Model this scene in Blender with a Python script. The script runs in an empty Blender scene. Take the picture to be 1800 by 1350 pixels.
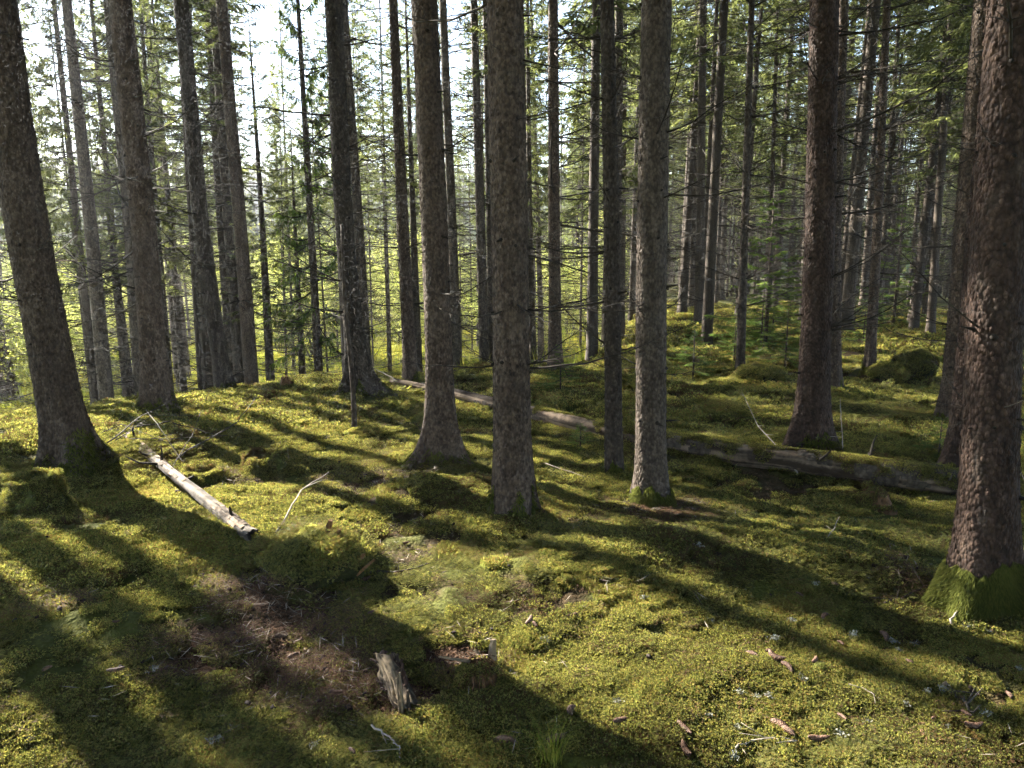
import bpy, math, random
import numpy as np
from mathutils import Vector, Matrix

random.seed(7)
rng = np.random.default_rng(7)
SC = bpy.context.scene
COL = SC.collection
PI = math.pi

# ------------------------------------------------------------------ camera
PITCH = math.radians(10.0)
CAM_Z = 1.62
FPX = 1350.0                       # focal length in pixels of the 1800 px wide photograph
cam_d = bpy.data.cameras.new('camera')
cam_d.sensor_width = 36.0
cam_d.lens = 36.0 * FPX / 1800.0
cam_d.clip_start = 0.05
cam_d.clip_end = 3000.0
cam = bpy.data.objects.new('camera', cam_d)
COL.objects.link(cam)
cam.location = (0, 0, CAM_Z)
cam.rotation_euler = (PI / 2 - PITCH, 0, 0)
SC.camera = cam

# ------------------------------------------------------------------ sky and sun
SUN_AZ = math.radians(49.0)        # to the left of the view direction
SUN_EL = math.radians(30.0)
SUN_DIR = Vector((-math.sin(SUN_AZ) * math.cos(SUN_EL), math.cos(SUN_AZ) * math.cos(SUN_EL), math.sin(SUN_EL)))
world = bpy.data.worlds.new('World')
SC.world = world
world.use_nodes = True
wn = world.node_tree.nodes
wl = world.node_tree.links
sky = wn.new('ShaderNodeTexSky')
sky.sky_type = 'NISHITA'
sky.sun_disc = False
sky.sun_elevation = SUN_EL
sky.sun_rotation = -SUN_AZ
sky.air_density = 1.0
sky.dust_density = 0.25
wl.new(sky.outputs['Color'], wn['Background'].inputs['Color'])
wn['Background'].inputs['Strength'].default_value = 0.05
sun_d = bpy.data.lights.new('sun', 'SUN')
sun_d.energy = 5.0
sun_d.angle = math.radians(0.55)
sun_d.color = (1.0, 0.93, 0.80)
sun = bpy.data.objects.new('sun', sun_d)
COL.objects.link(sun)
sun.location = SUN_DIR * 60
sun.rotation_euler = SUN_DIR.to_track_quat('Z', 'Y').to_euler()

SC.view_settings.view_transform = 'Standard'
SC.view_settings.look = 'None'
SC.view_settings.gamma = 1.0
SC.view_settings.use_curve_mapping = False
SC.view_settings.exposure = 3.42
SC.render.engine = 'CYCLES'
cy = SC.cycles
cy.max_bounces = 4
cy.diffuse_bounces = 2
cy.glossy_bounces = 2
cy.transmission_bounces = 2
cy.use_adaptive_sampling = True
cy.adaptive_threshold = 0.03
cy.adaptive_min_samples = 16
world.cycles.sampling_method = 'NONE'      # the smooth sky is found by the bounced rays
cy.transparent_max_bounces = 4
cy.volume_bounces = 0
cy.use_denoising = True
cy.sample_clamp_indirect = 4.0
cy.caustics_reflective = False
cy.caustics_refractive = False

# ------------------------------------------------------------------ noise
def _hash(ix, iy, seed):
    h = (ix.astype(np.int64) * 374761393 + iy.astype(np.int64) * 668265263 + seed * 1442695041) & 0xFFFFFFFF
    h = ((h ^ (h >> 13)) * 1274126177) & 0xFFFFFFFF
    h = h ^ (h >> 16)
    return (h & 0xFFFF) / 65535.0

def vnoise(x, y, seed=0):
    x = np.asarray(x, float); y = np.asarray(y, float)
    ix = np.floor(x); iy = np.floor(y)
    fx = x - ix; fy = y - iy
    fx = fx * fx * fx * (fx * (fx * 6 - 15) + 10); fy = fy * fy * fy * (fy * (fy * 6 - 15) + 10)
    a = _hash(ix, iy, seed); b = _hash(ix + 1, iy, seed)
    c = _hash(ix, iy + 1, seed); d = _hash(ix + 1, iy + 1, seed)
    return ((a * (1 - fx) + b * fx) * (1 - fy) + (c * (1 - fx) + d * fx) * fy) * 2 - 1

def fbm(x, y, seed=0, octs=3):
    s = 0.0; a = 1.0
    for k in range(octs):
        s = s + a * vnoise(x * 2 ** k + 17.3 * k, y * 2 ** k - 9.1 * k, seed + k)
        a *= 0.5
    return s

def sstep(a, b, x):
    t = np.clip((x - a) / (b - a), 0, 1)
    return t * t * (3 - 2 * t)

# ------------------------------------------------------------------ terrain height
BUMPS = [  # x, y, height, radius x, radius y
    (1.35, 3.75, 0.15, 1.30, 0.55), (0.1, 3.5, 0.05, 0.8, 0.5), (-1.00, 3.85, 0.17, 0.30, 0.28), (-0.60, 4.85, 0.15, 0.26, 0.24),
    (-2.4, 4.0, 0.10, 1.2, 0.7), (-0.55, 3.95, -0.09, 0.55, 0.35), (-0.95, 2.75, -0.05, 0.5, 0.3), (2.0, 5.9, 0.08, 0.9, 0.5),
    (-1.8, 3.0, 0.08, 0.8, 0.4), (0.9, 2.6, 0.03, 0.7, 0.4),
]
SOIL = [   # bare peaty soil and litter: x, y, radius
    (-0.98, 3.05, 0.24), (-0.75, 2.72, 0.20), (-1.25, 2.85, 0.17), (-0.42, 2.62, 0.14), (-0.95, 5.2, 0.30), (0.92, 4.55, 0.26),
    (0.35, 4.35, 0.14), (-2.1, 5.2, 0.18), (-2.0, 3.1, 0.12), (-1.2, 3.35, 0.20), (-0.2, 2.85, 0.12), (3.6, 11.0, 0.8), (2.6, 12.0, 0.8), (5.8, 14, 1.2), (1.85, 3.45, 0.12),
]
RIDGE_A = np.array([-90, -50, -34, -26, -18, -8, 0, 4, 8, 14, 40])
RIDGE_R = np.array([9.0, 8.6, 8.4, 9.0, 9.3, 9.8, 10.0, 10.3, 11.0, 13.0, 18.0])

def height(x, y, fine=True):
    x = np.asarray(x, float); y = np.asarray(y, float)
    r = np.hypot(x, y)
    a = np.degrees(np.arctan2(x, y))
    h = 0.05 * vnoise(x / 1.5 + 3.1, y / 1.5, 11) + 0.028 * vnoise(x / 0.62, y / 0.62 + 5, 12)
    for bx, by, bh, rx, ry in BUMPS:
        h = h + bh * np.exp(-((x - bx) / rx) ** 2 - ((y - by) / ry) ** 2)
    h = h * (1 - 0.6 * sstep(25, 60, r))
    # hummocks of the forest floor to the right
    wr = sstep(6, 14, a) * sstep(7.5, 11, r) * (1 - sstep(45, 90, r))
    h = h + wr * (0.13 * vnoise(x / 1.7, y / 1.7 + 2, 21) + 0.12 * vnoise(x / 0.7, y / 0.7, 22))
    h = h + sstep(8, 14, a) * -0.032 * np.clip(r - 12, 0, 50)
    # the ridge falls away to the left into an open, lower meadow
    wl_ = 1 - sstep(2, 13, a)
    wl_ = wl_ * sstep(-150, -95, a)
    rr = np.interp(a, RIDGE_A, RIDGE_R) + 0.5 * vnoise(a / 7.0, a * 0 + 1.5, 31)
    h = h - wl_ * 3.7 * sstep(-0.6, 13, r - rr)
    h = h + wl_ * sstep(5, 20, r - rr) * 0.3 * vnoise(x / 6.0, y / 6.0, 33)
    # wooded hill far behind the meadow
    h = h + wl_ * 23 * sstep(85, 270, r) + (1 - wl_) * 2.5 * sstep(80, 270, r)
    if fine:
        f = 1 - sstep(10, 22, r)
        h = h + f * (0.024 * vnoise(x / 0.27, y / 0.27, 41) + 0.013 * vnoise(x / 0.10, y / 0.10, 42))
        sl = soil(x, y)
        h = h - 0.03 * sl + f * sl * 0.014 * vnoise(x / 0.05, y / 0.05, 43)
    return h

def soil(x, y):
    s = np.zeros_like(np.asarray(x, float))
    for sx, sy, sr in SOIL:
        d = np.hypot(x - sx, (y - sy) * 1.15) / sr + 1.0 * vnoise(x / 0.12, y / 0.12, 51) + .14
        s = np.maximum(s, 1 - sstep(0.55, 1.05, d))
    s2 = sstep(.52, .85, vnoise(x / .85 + 4, y / .85, 61) + .45 * vnoise(x / .14, y / .14, 62)) * .75
    return np.maximum(s, s2)

def H1(x, y, fine=True):
    return float(height(np.array([x]), np.array([y]), fine)[0])

def ray(px, py):
    u = (px - 900.0) / FPX; v = (675.0 - py) / FPX
    return (u, math.cos(PITCH) + v * math.sin(PITCH), -math.sin(PITCH) + v * math.cos(PITCH))

def at(px, py):
    """ground point seen at a photograph pixel"""
    d = ray(px, py)
    t = np.linspace(1.2, 60, 3000)
    z = CAM_Z + d[2] * t
    hh = height(d[0] * t, d[1] * t, False)
    k = np.nonzero(z <= hh)[0]
    k = k[0] if len(k) else len(t) - 1
    tt = t[k] - 0.01
    return Vector((d[0] * tt, d[1] * tt, H1(d[0] * tt, d[1] * tt, False)))

def atY(px, py, Y):
    d = ray(px, py)
    t = Y / d[1]
    return Vector((d[0] * t, Y, CAM_Z + d[2] * t))

# ------------------------------------------------------------------ mesh builder
class MB:
    def __init__(self):
        self.v = []; self.f3 = []; self.f4 = []; self.m3 = []; self.m4 = []; self.t = []; self.n = 0
    def add(self, verts, tris=None, quads=None, mat=0, tint=0.5):
        verts = np.asarray(verts, float).reshape(-1, 3)
        self.v.append(verts)
        self.t.append(np.broadcast_to(np.asarray(tint, float), (len(verts),)) if np.ndim(tint) == 0 else np.asarray(tint, float))
        if tris is not None and len(tris):
            a = np.asarray(tris, int).reshape(-1, 3) + self.n
            self.f3.append(a); self.m3.append(np.full(len(a), mat))
        if quads is not None and len(quads):
            a = np.asarray(quads, int).reshape(-1, 4) + self.n
            self.f4.append(a); self.m4.append(np.full(len(a), mat))
        self.n += len(verts)
    def tube(self, pts, rad, sides=3, mat=0, tint=0.5, cap=True):
        pts = np.asarray(pts, float); n = len(pts)
        rad = np.broadcast_to(np.asarray(rad, float), (n,))
        tg = np.gradient(pts, axis=0)
        tg /= np.linalg.norm(tg, axis=1)[:, None] + 1e-9
        up = np.where(np.abs(tg[:, 2:3]) > 0.9, np.array([[1.0, 0, 0]]), np.array([[0, 0, 1.0]]))
        if np.abs(tg[0, 2]) > 0.9: up[:] = (1.0, 0, 0)
        else: up[:] = (0, 0, 1.0)
        sd = np.cross(tg, up); sd /= np.linalg.norm(sd, axis=1)[:, None] + 1e-9
        u2 = np.cross(sd, tg)
        th = np.arange(sides) / sides * 2 * PI
        v = pts[:, None, :] + rad[:, None, None] * (np.cos(th)[None, :, None] * sd[:, None, :] + np.sin(th)[None, :, None] * u2[:, None, :])
        i = np.arange(n - 1)[:, None] * sides; j = np.arange(sides)[None, :]; j2 = (j + 1) % sides
        q = np.stack([i + j, i + j2, i + sides + j2, i + sides + j], -1).reshape(-1, 4)
        tr = None
        vv = v.reshape(-1, 3)
        if cap:
            vv = np.vstack([vv, pts[0], pts[-1]])
            c0 = n * sides; c1 = c0 + 1
            tr = [(c0, (k + 1) % sides, k) for k in range(sides)] + [(c1, (n - 1) * sides + k, (n - 1) * sides + (k + 1) % sides) for k in range(sides)]
        self.add(vv, tr, q, mat, tint)
    def kites(self, base, tip, wid, mat=0, tint=0.5, frac=0.45):
        """many thin four-cornered leaves; base, tip, wid (half-width vectors) are (n,3)"""
        n = len(base)
        mid = base + (tip - base) * frac
        v = np.stack([base, mid + wid, tip, mid - wid], 1).reshape(-1, 3)
        k = np.arange(n)[:, None] * 4
        q = k + np.array([[0, 1, 2, 3]])
        t = np.repeat(np.broadcast_to(np.asarray(tint, float), (n,)), 4)
        self.add(v, None, q, mat, t)
    def mesh(self, name, mats, smooth=True):
        me = bpy.data.meshes.new(name)
        v = np.vstack(self.v)
        me.vertices.add(len(v)); me.vertices.foreach_set('co', v.ravel())
        f3 = np.vstack(self.f3) if self.f3 else np.zeros((0, 3), int)
        f4 = np.vstack(self.f4) if self.f4 else np.zeros((0, 4), int)
        nl = f3.size + f4.size
        me.loops.add(nl); me.loops.foreach_set('vertex_index', np.concatenate([f3.ravel(), f4.ravel()]).astype(np.int32))
        npoly = len(f3) + len(f4)
        me.polygons.add(npoly)
        ls = np.concatenate([np.arange(len(f3)) * 3, f3.size + np.arange(len(f4)) * 4]).astype(np.int32)
        me.polygons.foreach_set('loop_start', ls)
        mi = np.concatenate([np.concatenate(self.m3) if self.m3 else np.zeros(0), np.concatenate(self.m4) if self.m4 else np.zeros(0)]).astype(np.int32)
        me.polygons.foreach_set('material_index', mi)
        me.polygons.foreach_set('use_smooth', np.full(npoly, smooth))
        at_ = me.attributes.new('tint', 'FLOAT', 'POINT')
        at_.data.foreach_set('value', np.concatenate(self.t).astype(np.float32))
        for m in mats: me.materials.append(m)
        me.update(); me.validate()
        return me

def link(name, me, parent=None, loc=None, rot=None, scl=None):
    o = bpy.data.objects.new(name, me); COL.objects.link(o)
    if parent: o.parent = parent
    if loc is not None: o.location = loc
    if rot is not None: o.rotation_euler = rot
    if scl is not None: o.scale = scl if hasattr(scl, '__len__') else (scl,) * 3
    return o

def tag(o, label=None, cat=None, group=None, kind=None):
    if label: o['label'] = label
    if cat: o['category'] = cat
    if group: o['group'] = group
    if kind: o['kind'] = kind
    return o

def thing(name, loc, label, cat, group=None, rot=None):
    return tag(link(name, None, None, loc, rot), label, cat, group)

def unit(v):
    return v / (np.linalg.norm(v, axis=-1, keepdims=True) + 1e-9)

# ------------------------------------------------------------------ materials
def nodes(name):
    m = bpy.data.materials.new(name); m.use_nodes = True
    nt = m.node_tree
    for n in list(nt.nodes): nt.nodes.remove(n)
    out = nt.nodes.new('ShaderNodeOutputMaterial')
    return m, nt, out

def N(nt, t, **kw):
    n = nt.nodes.new(t)
    for k, v in kw.items():
        if hasattr(n, k) and k not in n.inputs: setattr(n, k, v)
        else: n.inputs[k].default_value = v
    return n

def ramp(nt, fac, stops):
    r = nt.nodes.new('ShaderNodeValToRGB')
    el = r.color_ramp.elements
    while len(el) < len(stops): el.new(0.5)
    for e, (p, c) in zip(el, stops):
        e.position = p; e.color = (*c, 1) if len(c) == 3 else c
    nt.links.new(fac, r.inputs['Fac'])
    return r

def mixc(nt, fac, a, b, mode='MIX'):
    m = nt.nodes.new('ShaderNodeMix'); m.data_type = 'RGBA'; m.blend_type = mode
    for s, val in ((m.inputs[0], fac), (m.inputs[6], a), (m.inputs[7], b)):
        if isinstance(val, (int, float)): s.default_value = val
        elif isinstance(val, tuple): s.default_value = (*val, 1)
        else: nt.links.new(val, s)
    return m.outputs[2]

def math_(nt, op, a, b=0.0, c=None):
    m = nt.nodes.new('ShaderNodeMath'); m.operation = op
    for i, val in enumerate((a, b, c)):
        if val is None: continue
        if isinstance(val, (int, float)): m.inputs[i].default_value = val
        else: nt.links.new(val, m.inputs[i])
    return m.outputs[0]

def noise(nt, vec, scale, detail=3, rough=0.55):
    n = nt.nodes.new('ShaderNodeTexNoise')
    n.inputs['Scale'].default_value = scale; n.inputs['Detail'].default_value = detail; n.inputs['Roughness'].default_value = rough
    nt.links.new(vec, n.inputs['Vector'])
    return n.outputs['Fac']

def leafy(name, stops, trans=0.35, var=0.5, scale=1.1, tcol=1.4):
    """thin leaf: part diffuse, part translucent; colour drifts with place and from leaf to leaf"""
    m, nt, out = nodes(name)
    geo = N(nt, 'ShaderNodeNewGeometry')
    at_ = N(nt, 'ShaderNodeAttribute', attribute_name='tint')
    n1 = noise(nt, geo.outputs['Position'], scale, 1)
    f = math_(nt, 'ADD', math_(nt, 'MULTIPLY', n1, 1.5), -0.25)
    f = math_(nt, 'ADD', f, math_(nt, 'MULTIPLY', math_(nt, 'SUBTRACT', at_.outputs['Fac'], 0.5), var))
    c = ramp(nt, f, stops).outputs['Color']
    d = N(nt, 'ShaderNodeBsdfDiffuse'); nt.links.new(c, d.inputs['Color'])
    t = N(nt, 'ShaderNodeBsdfTranslucent')
    g = nt.nodes.new('ShaderNodeMix'); g.data_type = 'RGBA'; g.blend_type = 'MULTIPLY'; g.inputs[0].default_value = 1.0
    nt.links.new(c, g.inputs[6]); g.inputs[7].default_value = (tcol * 1.0, tcol, tcol * 0.62, 1)
    nt.links.new(g.outputs[2], t.inputs['Color'])
    mx = N(nt, 'ShaderNodeMixShader', Fac=trans)
    nt.links.new(d.outputs[0], mx.inputs[1]); nt.links.new(t.outputs[0], mx.inputs[2])
    nt.links.new(mx.outputs[0], out.inputs['Surface'])
    return m

def bark(name, dark, mid, pale, scale=1.0, bump=0.6, moss=0.0):
    m, nt, out = nodes(name)
    tc = N(nt, 'ShaderNodeTexCoord')
    mp = N(nt, 'ShaderNodeMapping'); mp.inputs['Scale'].default_value = (1, 1, 0.62)
    nt.links.new(tc.outputs['Object'], mp.inputs['Vector'])
    v = mp.outputs['Vector']
    oi = N(nt, 'ShaderNodeObjectInfo')
    at_ = N(nt, 'ShaderNodeAttribute', attribute_name='tint')
    nz = noise(nt, v, 38 * scale, 1.5, 0.65)
    vo = N(nt, 'ShaderNodeTexVoronoi'); vo.inputs['Scale'].default_value = 74 * scale
    nt.links.new(v, vo.inputs['Vector'])
    sep = N(nt, 'ShaderNodeSeparateColor'); nt.links.new(vo.outputs['Color'], sep.inputs[0])
    crack = ramp(nt, vo.outputs['Distance'], [(0.45, (1, 1, 1)), (0.75, (0, 0, 0))]).outputs['Color']
    f = math_(nt, 'ADD', math_(nt, 'ADD', math_(nt, 'MULTIPLY', nz, 0.75), 0.08), math_(nt, 'MULTIPLY', sep.outputs[0], 0.18))
    f = math_(nt, 'ADD', f, math_(nt, 'MULTIPLY', math_(nt, 'SUBTRACT', at_.outputs['Fac'], 0.5), 0.26))
    big = noise(nt, v, 3.1, 1)
    m2 = N(nt, 'ShaderNodeMapping'); m2.inputs['Scale'].default_value = (1, 1, 0.16)
    nt.links.new(tc.outputs['Object'], m2.inputs['Vector'])
    f = math_(nt, 'ADD', f, math_(nt, 'MULTIPLY', math_(nt, 'SUBTRACT', noise(nt, m2.outputs['Vector'], 17, 2), 0.5), 0.35))
    f = math_(nt, 'ADD', f, math_(nt, 'MULTIPLY', math_(nt, 'SUBTRACT', big, 0.5), 0.3))
    c = ramp(nt, f, [(0.22, dark), (0.52, mid), (0.86, pale)]).outputs['Color']
    c = mixc(nt, math_(nt, 'MULTIPLY', math_(nt, 'SUBTRACT', 1.0, crack), 0.45), c, tuple(0.4 * x for x in dark))
    # grey-green crust lichen in blotches
    li = ramp(nt, noise(nt, v, 7.0, 2, 0.7), [(0.56, (0, 0, 0)), (0.70, (1, 1, 1))]).outputs['Color']
    c = mixc(nt, math_(nt, 'MULTIPLY', li, 0.16), c, (0.14, 0.125, 0.10))
    # each trunk a little different
    hs = N(nt, 'ShaderNodeHueSaturation'); nt.links.new(c, hs.inputs['Color'])
    nt.links.new(math_(nt, 'ADD', math_(nt, 'MULTIPLY', oi.outputs['Random'], 0.28), 0.60), hs.inputs['Value'])
    c = hs.outputs['Color']
    if moss > 0:
        sx = N(nt, 'ShaderNodeSeparateXYZ'); nt.links.new(tc.outputs['Object'], sx.inputs[0])
        lo = math_(nt, 'SUBTRACT', 1.0, math_(nt, 'DIVIDE', sx.outputs['Z'], moss))
        lo = math_(nt, 'ADD', lo, math_(nt, 'MULTIPLY', math_(nt, 'SUBTRACT', noise(nt, tc.outputs['Object'], 9, 4), 0.5), 2.2))
        mm = ramp(nt, lo, [(0.35, (0, 0, 0)), (0.6, (1, 1, 1))]).outputs['Color']
        c = mixc(nt, mm, c, (0.045, 0.055, 0.012))
    p = N(nt, 'ShaderNodeBsdfPrincipled', Roughness=0.85)
    p.inputs['Specular IOR Level'].default_value = 0.25
    nt.links.new(c, p.inputs['Base Color'])
    hgt = math_(nt, 'ADD', math_(nt, 'MULTIPLY', vo.outputs['Distance'], -1.2), math_(nt, 'MULTIPLY', nz, 1.0))
    b = N(nt, 'ShaderNodeBump', Strength=bump, Distance=0.012)
    nt.links.new(hgt, b.inputs['Height']); nt.links.new(b.outputs[0], p.inputs['Normal'])
    nt.links.new(p.outputs[0], out.inputs['Surface'])
    return m

def plain(name, a, b, scale=8.0, rough=0.85, bump=0.3, stretch=(1, 1, 1), dist=0.01, var=0.4):
    m, nt, out = nodes(name)
    tc = N(nt, 'ShaderNodeTexCoord')
    mp = N(nt, 'ShaderNodeMapping'); mp.inputs['Scale'].default_value = stretch
    nt.links.new(tc.outputs['Object'], mp.inputs['Vector'])
    at_ = N(nt, 'ShaderNodeAttribute', attribute_name='tint')
    nz = noise(nt, mp.outputs['Vector'], scale, 3, 0.65)
    f = math_(nt, 'ADD', math_(nt, 'ADD', math_(nt, 'MULTIPLY', nz, 1.6), -0.3), math_(nt, 'MULTIPLY', math_(nt, 'SUBTRACT', at_.outputs['Fac'], 0.5), var * 2))
    c = ramp(nt, f, [(0.1, a), (0.9, b)]).outputs['Color']
    p = N(nt, 'ShaderNodeBsdfPrincipled', Roughness=rough)
    p.inputs['Specular IOR Level'].default_value = 0.25
    nt.links.new(c, p.inputs['Base Color'])
    if bump:
        bb = N(nt, 'ShaderNodeBump', Strength=bump, Distance=dist)
        nt.links.new(nz, bb.inputs['Height']); nt.links.new(bb.outputs[0], p.inputs['Normal'])
    nt.links.new(p.outputs[0], out.inputs['Surface'])
    return m

M = {}
M['bark'] = bark('spruce_bark', (0.034, 0.023, 0.017), (0.100, 0.068, 0.048), (0.20, 0.150, 0.115))
M['bark_red'] = bark('red_brown_spruce_bark', (0.017, 0.010, 0.007), (0.058, 0.033, 0.023), (0.135, 0.086, 0.062))
M['bark_pale'] = bark('pale_grey_spruce_bark', (0.038, 0.028, 0.021), (0.112, 0.083, 0.062), (0.22, 0.175, 0.138))
M['bark_dark'] = bark('dark_spruce_bark', (0.020, 0.016, 0.012), (0.060, 0.045, 0.034), (0.135, 0.105, 0.08))  # darker bark tone for a few trunks
M['bark_far'] = bark('far_spruce_bark', (0.030, 0.023, 0.018), (0.085, 0.064, 0.048), (0.19, 0.155, 0.12), 0.6, 0.4)
M['stub'] = plain('dark_knot_wood', (0.010, 0.008, 0.006), (0.040, 0.030, 0.022), 40)
M['twig'] = plain('dead_twig_bark', (0.016, 0.012, 0.009), (0.070, 0.058, 0.044), 9, var=0.7)
M['pale_twig'] = plain('weathered_pale_twig', (0.16, 0.13, 0.10), (0.38, 0.33, 0.27), 20)
M['needle'] = leafy('spruce_needles', [(0.1, (0.040, 0.050, 0.026)), (0.5, (0.076, 0.090, 0.046)), (0.9, (0.135, 0.145, 0.074))], 0.52, 0.7, 0.6, 1.75)
M['needle_young'] = leafy('young_spruce_needles', [(0.1, (0.045, 0.072, 0.024)), (0.5, (0.080, 0.120, 0.036)), (0.9, (0.13, 0.165, 0.05))], 0.45, 0.7, 0.6, 1.7)  # brighter green of the young spruces
M['leaf'] = leafy('sunlit_shrub_leaves', [(0.1, (0.14, 0.17, 0.060)), (0.5, (0.23, 0.255, 0.100)), (0.9, (0.34, 0.33, 0.15))], 0.5, 0.9, 0.25, 1.7)  # leaf colour lightened to make the clearing read as sunlit
M['moss'] = leafy('feather_moss', [(0.02, (0.088, 0.058, 0.034)), (0.22, (0.056, 0.063, 0.029)), (0.46, (0.126, 0.138, 0.046)), (0.72, (0.252, 0.242, 0.080)), (0.96, (0.150, 0.104, 0.048))], 0.52, 0.85, 1.7, 1.9)
M['moss_green'] = leafy('thread_moss', [(0.1, (0.045, 0.054, 0.014)), (0.5, (0.080, 0.092, 0.022)), (0.9, (0.125, 0.128, 0.034))], 0.40, 0.9, 5.0, 1.5)
M['grass'] = leafy('meadow_grass', [(0.1, (0.10, 0.13, 0.025)), (0.5, (0.17, 0.19, 0.04)), (0.9, (0.27, 0.24, 0.06))], 0.45, 0.9, 0.3, 1.7)
M['litter'] = plain('fallen_needles', (0.04, 0.020, 0.011), (0.14, 0.075, 0.038), 12, var=0.8, bump=0)
M['peat'] = plain('peat_clod', (0.016, 0.009, 0.006), (0.060, 0.032, 0.022), 30, bump=0.8)
M['cone'] = plain('spruce_cone_scales', (0.040, 0.022, 0.015), (0.15, 0.085, 0.055), 26, 0.6, 0.2, var=0.6)
M['wood_pale'] = plain('bare_weathered_wood', (0.026, 0.020, 0.015), (0.115, 0.094, 0.073), 16, 0.85, 0.8, (1, 1, 1), var=0.8)
M['wood_log'] = plain('old_log_bark', (0.040, 0.027, 0.018), (0.22, 0.16, 0.11), 13, 0.9, 0.9, (1, 1, 1), dist=.02, var=0.8)
M['wood_rot'] = plain('rotten_orange_wood', (0.030, 0.016, 0.008), (0.20, 0.105, 0.045), 7, 0.9, 0.6, (8, 8, 1), var=0.6)
M['wood_grey'] = plain('grey_splintered_wood', (0.036, 0.026, 0.017), (0.20, 0.15, 0.095), 30, 0.85, 0.7, (1, 1, 1), var=0.7)
M['lichen'] = plain('pale_lichen', (0.13, 0.13, 0.10), (0.30, 0.30, 0.24), 60, var=0.6, bump=0)
M['moss_solid'] = plain('moss_cushion_base', (0.025, 0.028, 0.008), (0.085, 0.095, 0.016), 22, 0.95, 0.9, dist=0.02)
M['far_wood'] = leafy('distant_spruce_mass', [(0.1, (0.020, 0.034, 0.018)), (0.5, (0.034, 0.055, 0.024)), (0.9, (0.065, 0.085, 0.030))], 0.2, 0.9, 0.05, 1.3)

def ground_material():
    m, nt, out = nodes('forest_floor')
    geo = N(nt, 'ShaderNodeNewGeometry'); pos = geo.outputs['Position']
    so = N(nt, 'ShaderNodeAttribute', attribute_name='soil').outputs['Fac']
    me_ = N(nt, 'ShaderNodeAttribute', attribute_name='meadow').outputs['Fac']
    fl = N(nt, 'ShaderNodeAttribute', attribute_name='wood').outputs['Fac']
    c = ramp(nt, noise(nt, pos, 1.3, 2), [(0.25, (0.040, 0.034, 0.012)), (0.45, (0.055, 0.062, 0.013)), (0.6, (0.085, 0.092, 0.016)), (0.8, (0.10, 0.075, 0.022))]).outputs['Color']
    c = mixc(nt, math_(nt, 'MULTIPLY', noise(nt, pos, 60, 1, 0.7), 0.55), c, (0.018, 0.016, 0.006))
    sc_ = ramp(nt, noise(nt, pos, 24, 3, 0.7), [(0.3, (0.014, 0.008, 0.006)), (0.55, (0.045, 0.024, 0.016)), (0.75, (0.11, 0.065, 0.038))]).outputs['Color']
    c = mixc(nt, so, c, sc_)
    gc = ramp(nt, noise(nt, pos, 0.35, 3, 0.65), [(0.3, (0.10, 0.13, 0.025)), (0.5, (0.18, 0.19, 0.04)), (0.7, (0.26, 0.23, 0.07))]).outputs['Color']
    c = mixc(nt, me_, c, gc)
    wc = ramp(nt, noise(nt, pos, 0.12, 3, 0.7), [(0.35, (0.02, 0.034, 0.016)), (0.65, (0.07, 0.085, 0.03))]).outputs['Color']
    c = mixc(nt, fl, c, wc)
    p = N(nt, 'ShaderNodeBsdfPrincipled', Roughness=0.95)
    p.inputs['Specular IOR Level'].default_value = 0.1
    nt.links.new(c, p.inputs['Base Color'])
    b = N(nt, 'ShaderNodeBump', Strength=0.8, Distance=0.03)
    nt.links.new(noise(nt, pos, 45, 2, 0.7), b.inputs['Height']); nt.links.new(b.outputs[0], p.inputs['Normal'])
    nt.links.new(p.outputs[0], out.inputs['Surface'])
    return m
M['ground'] = ground_material()

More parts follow.
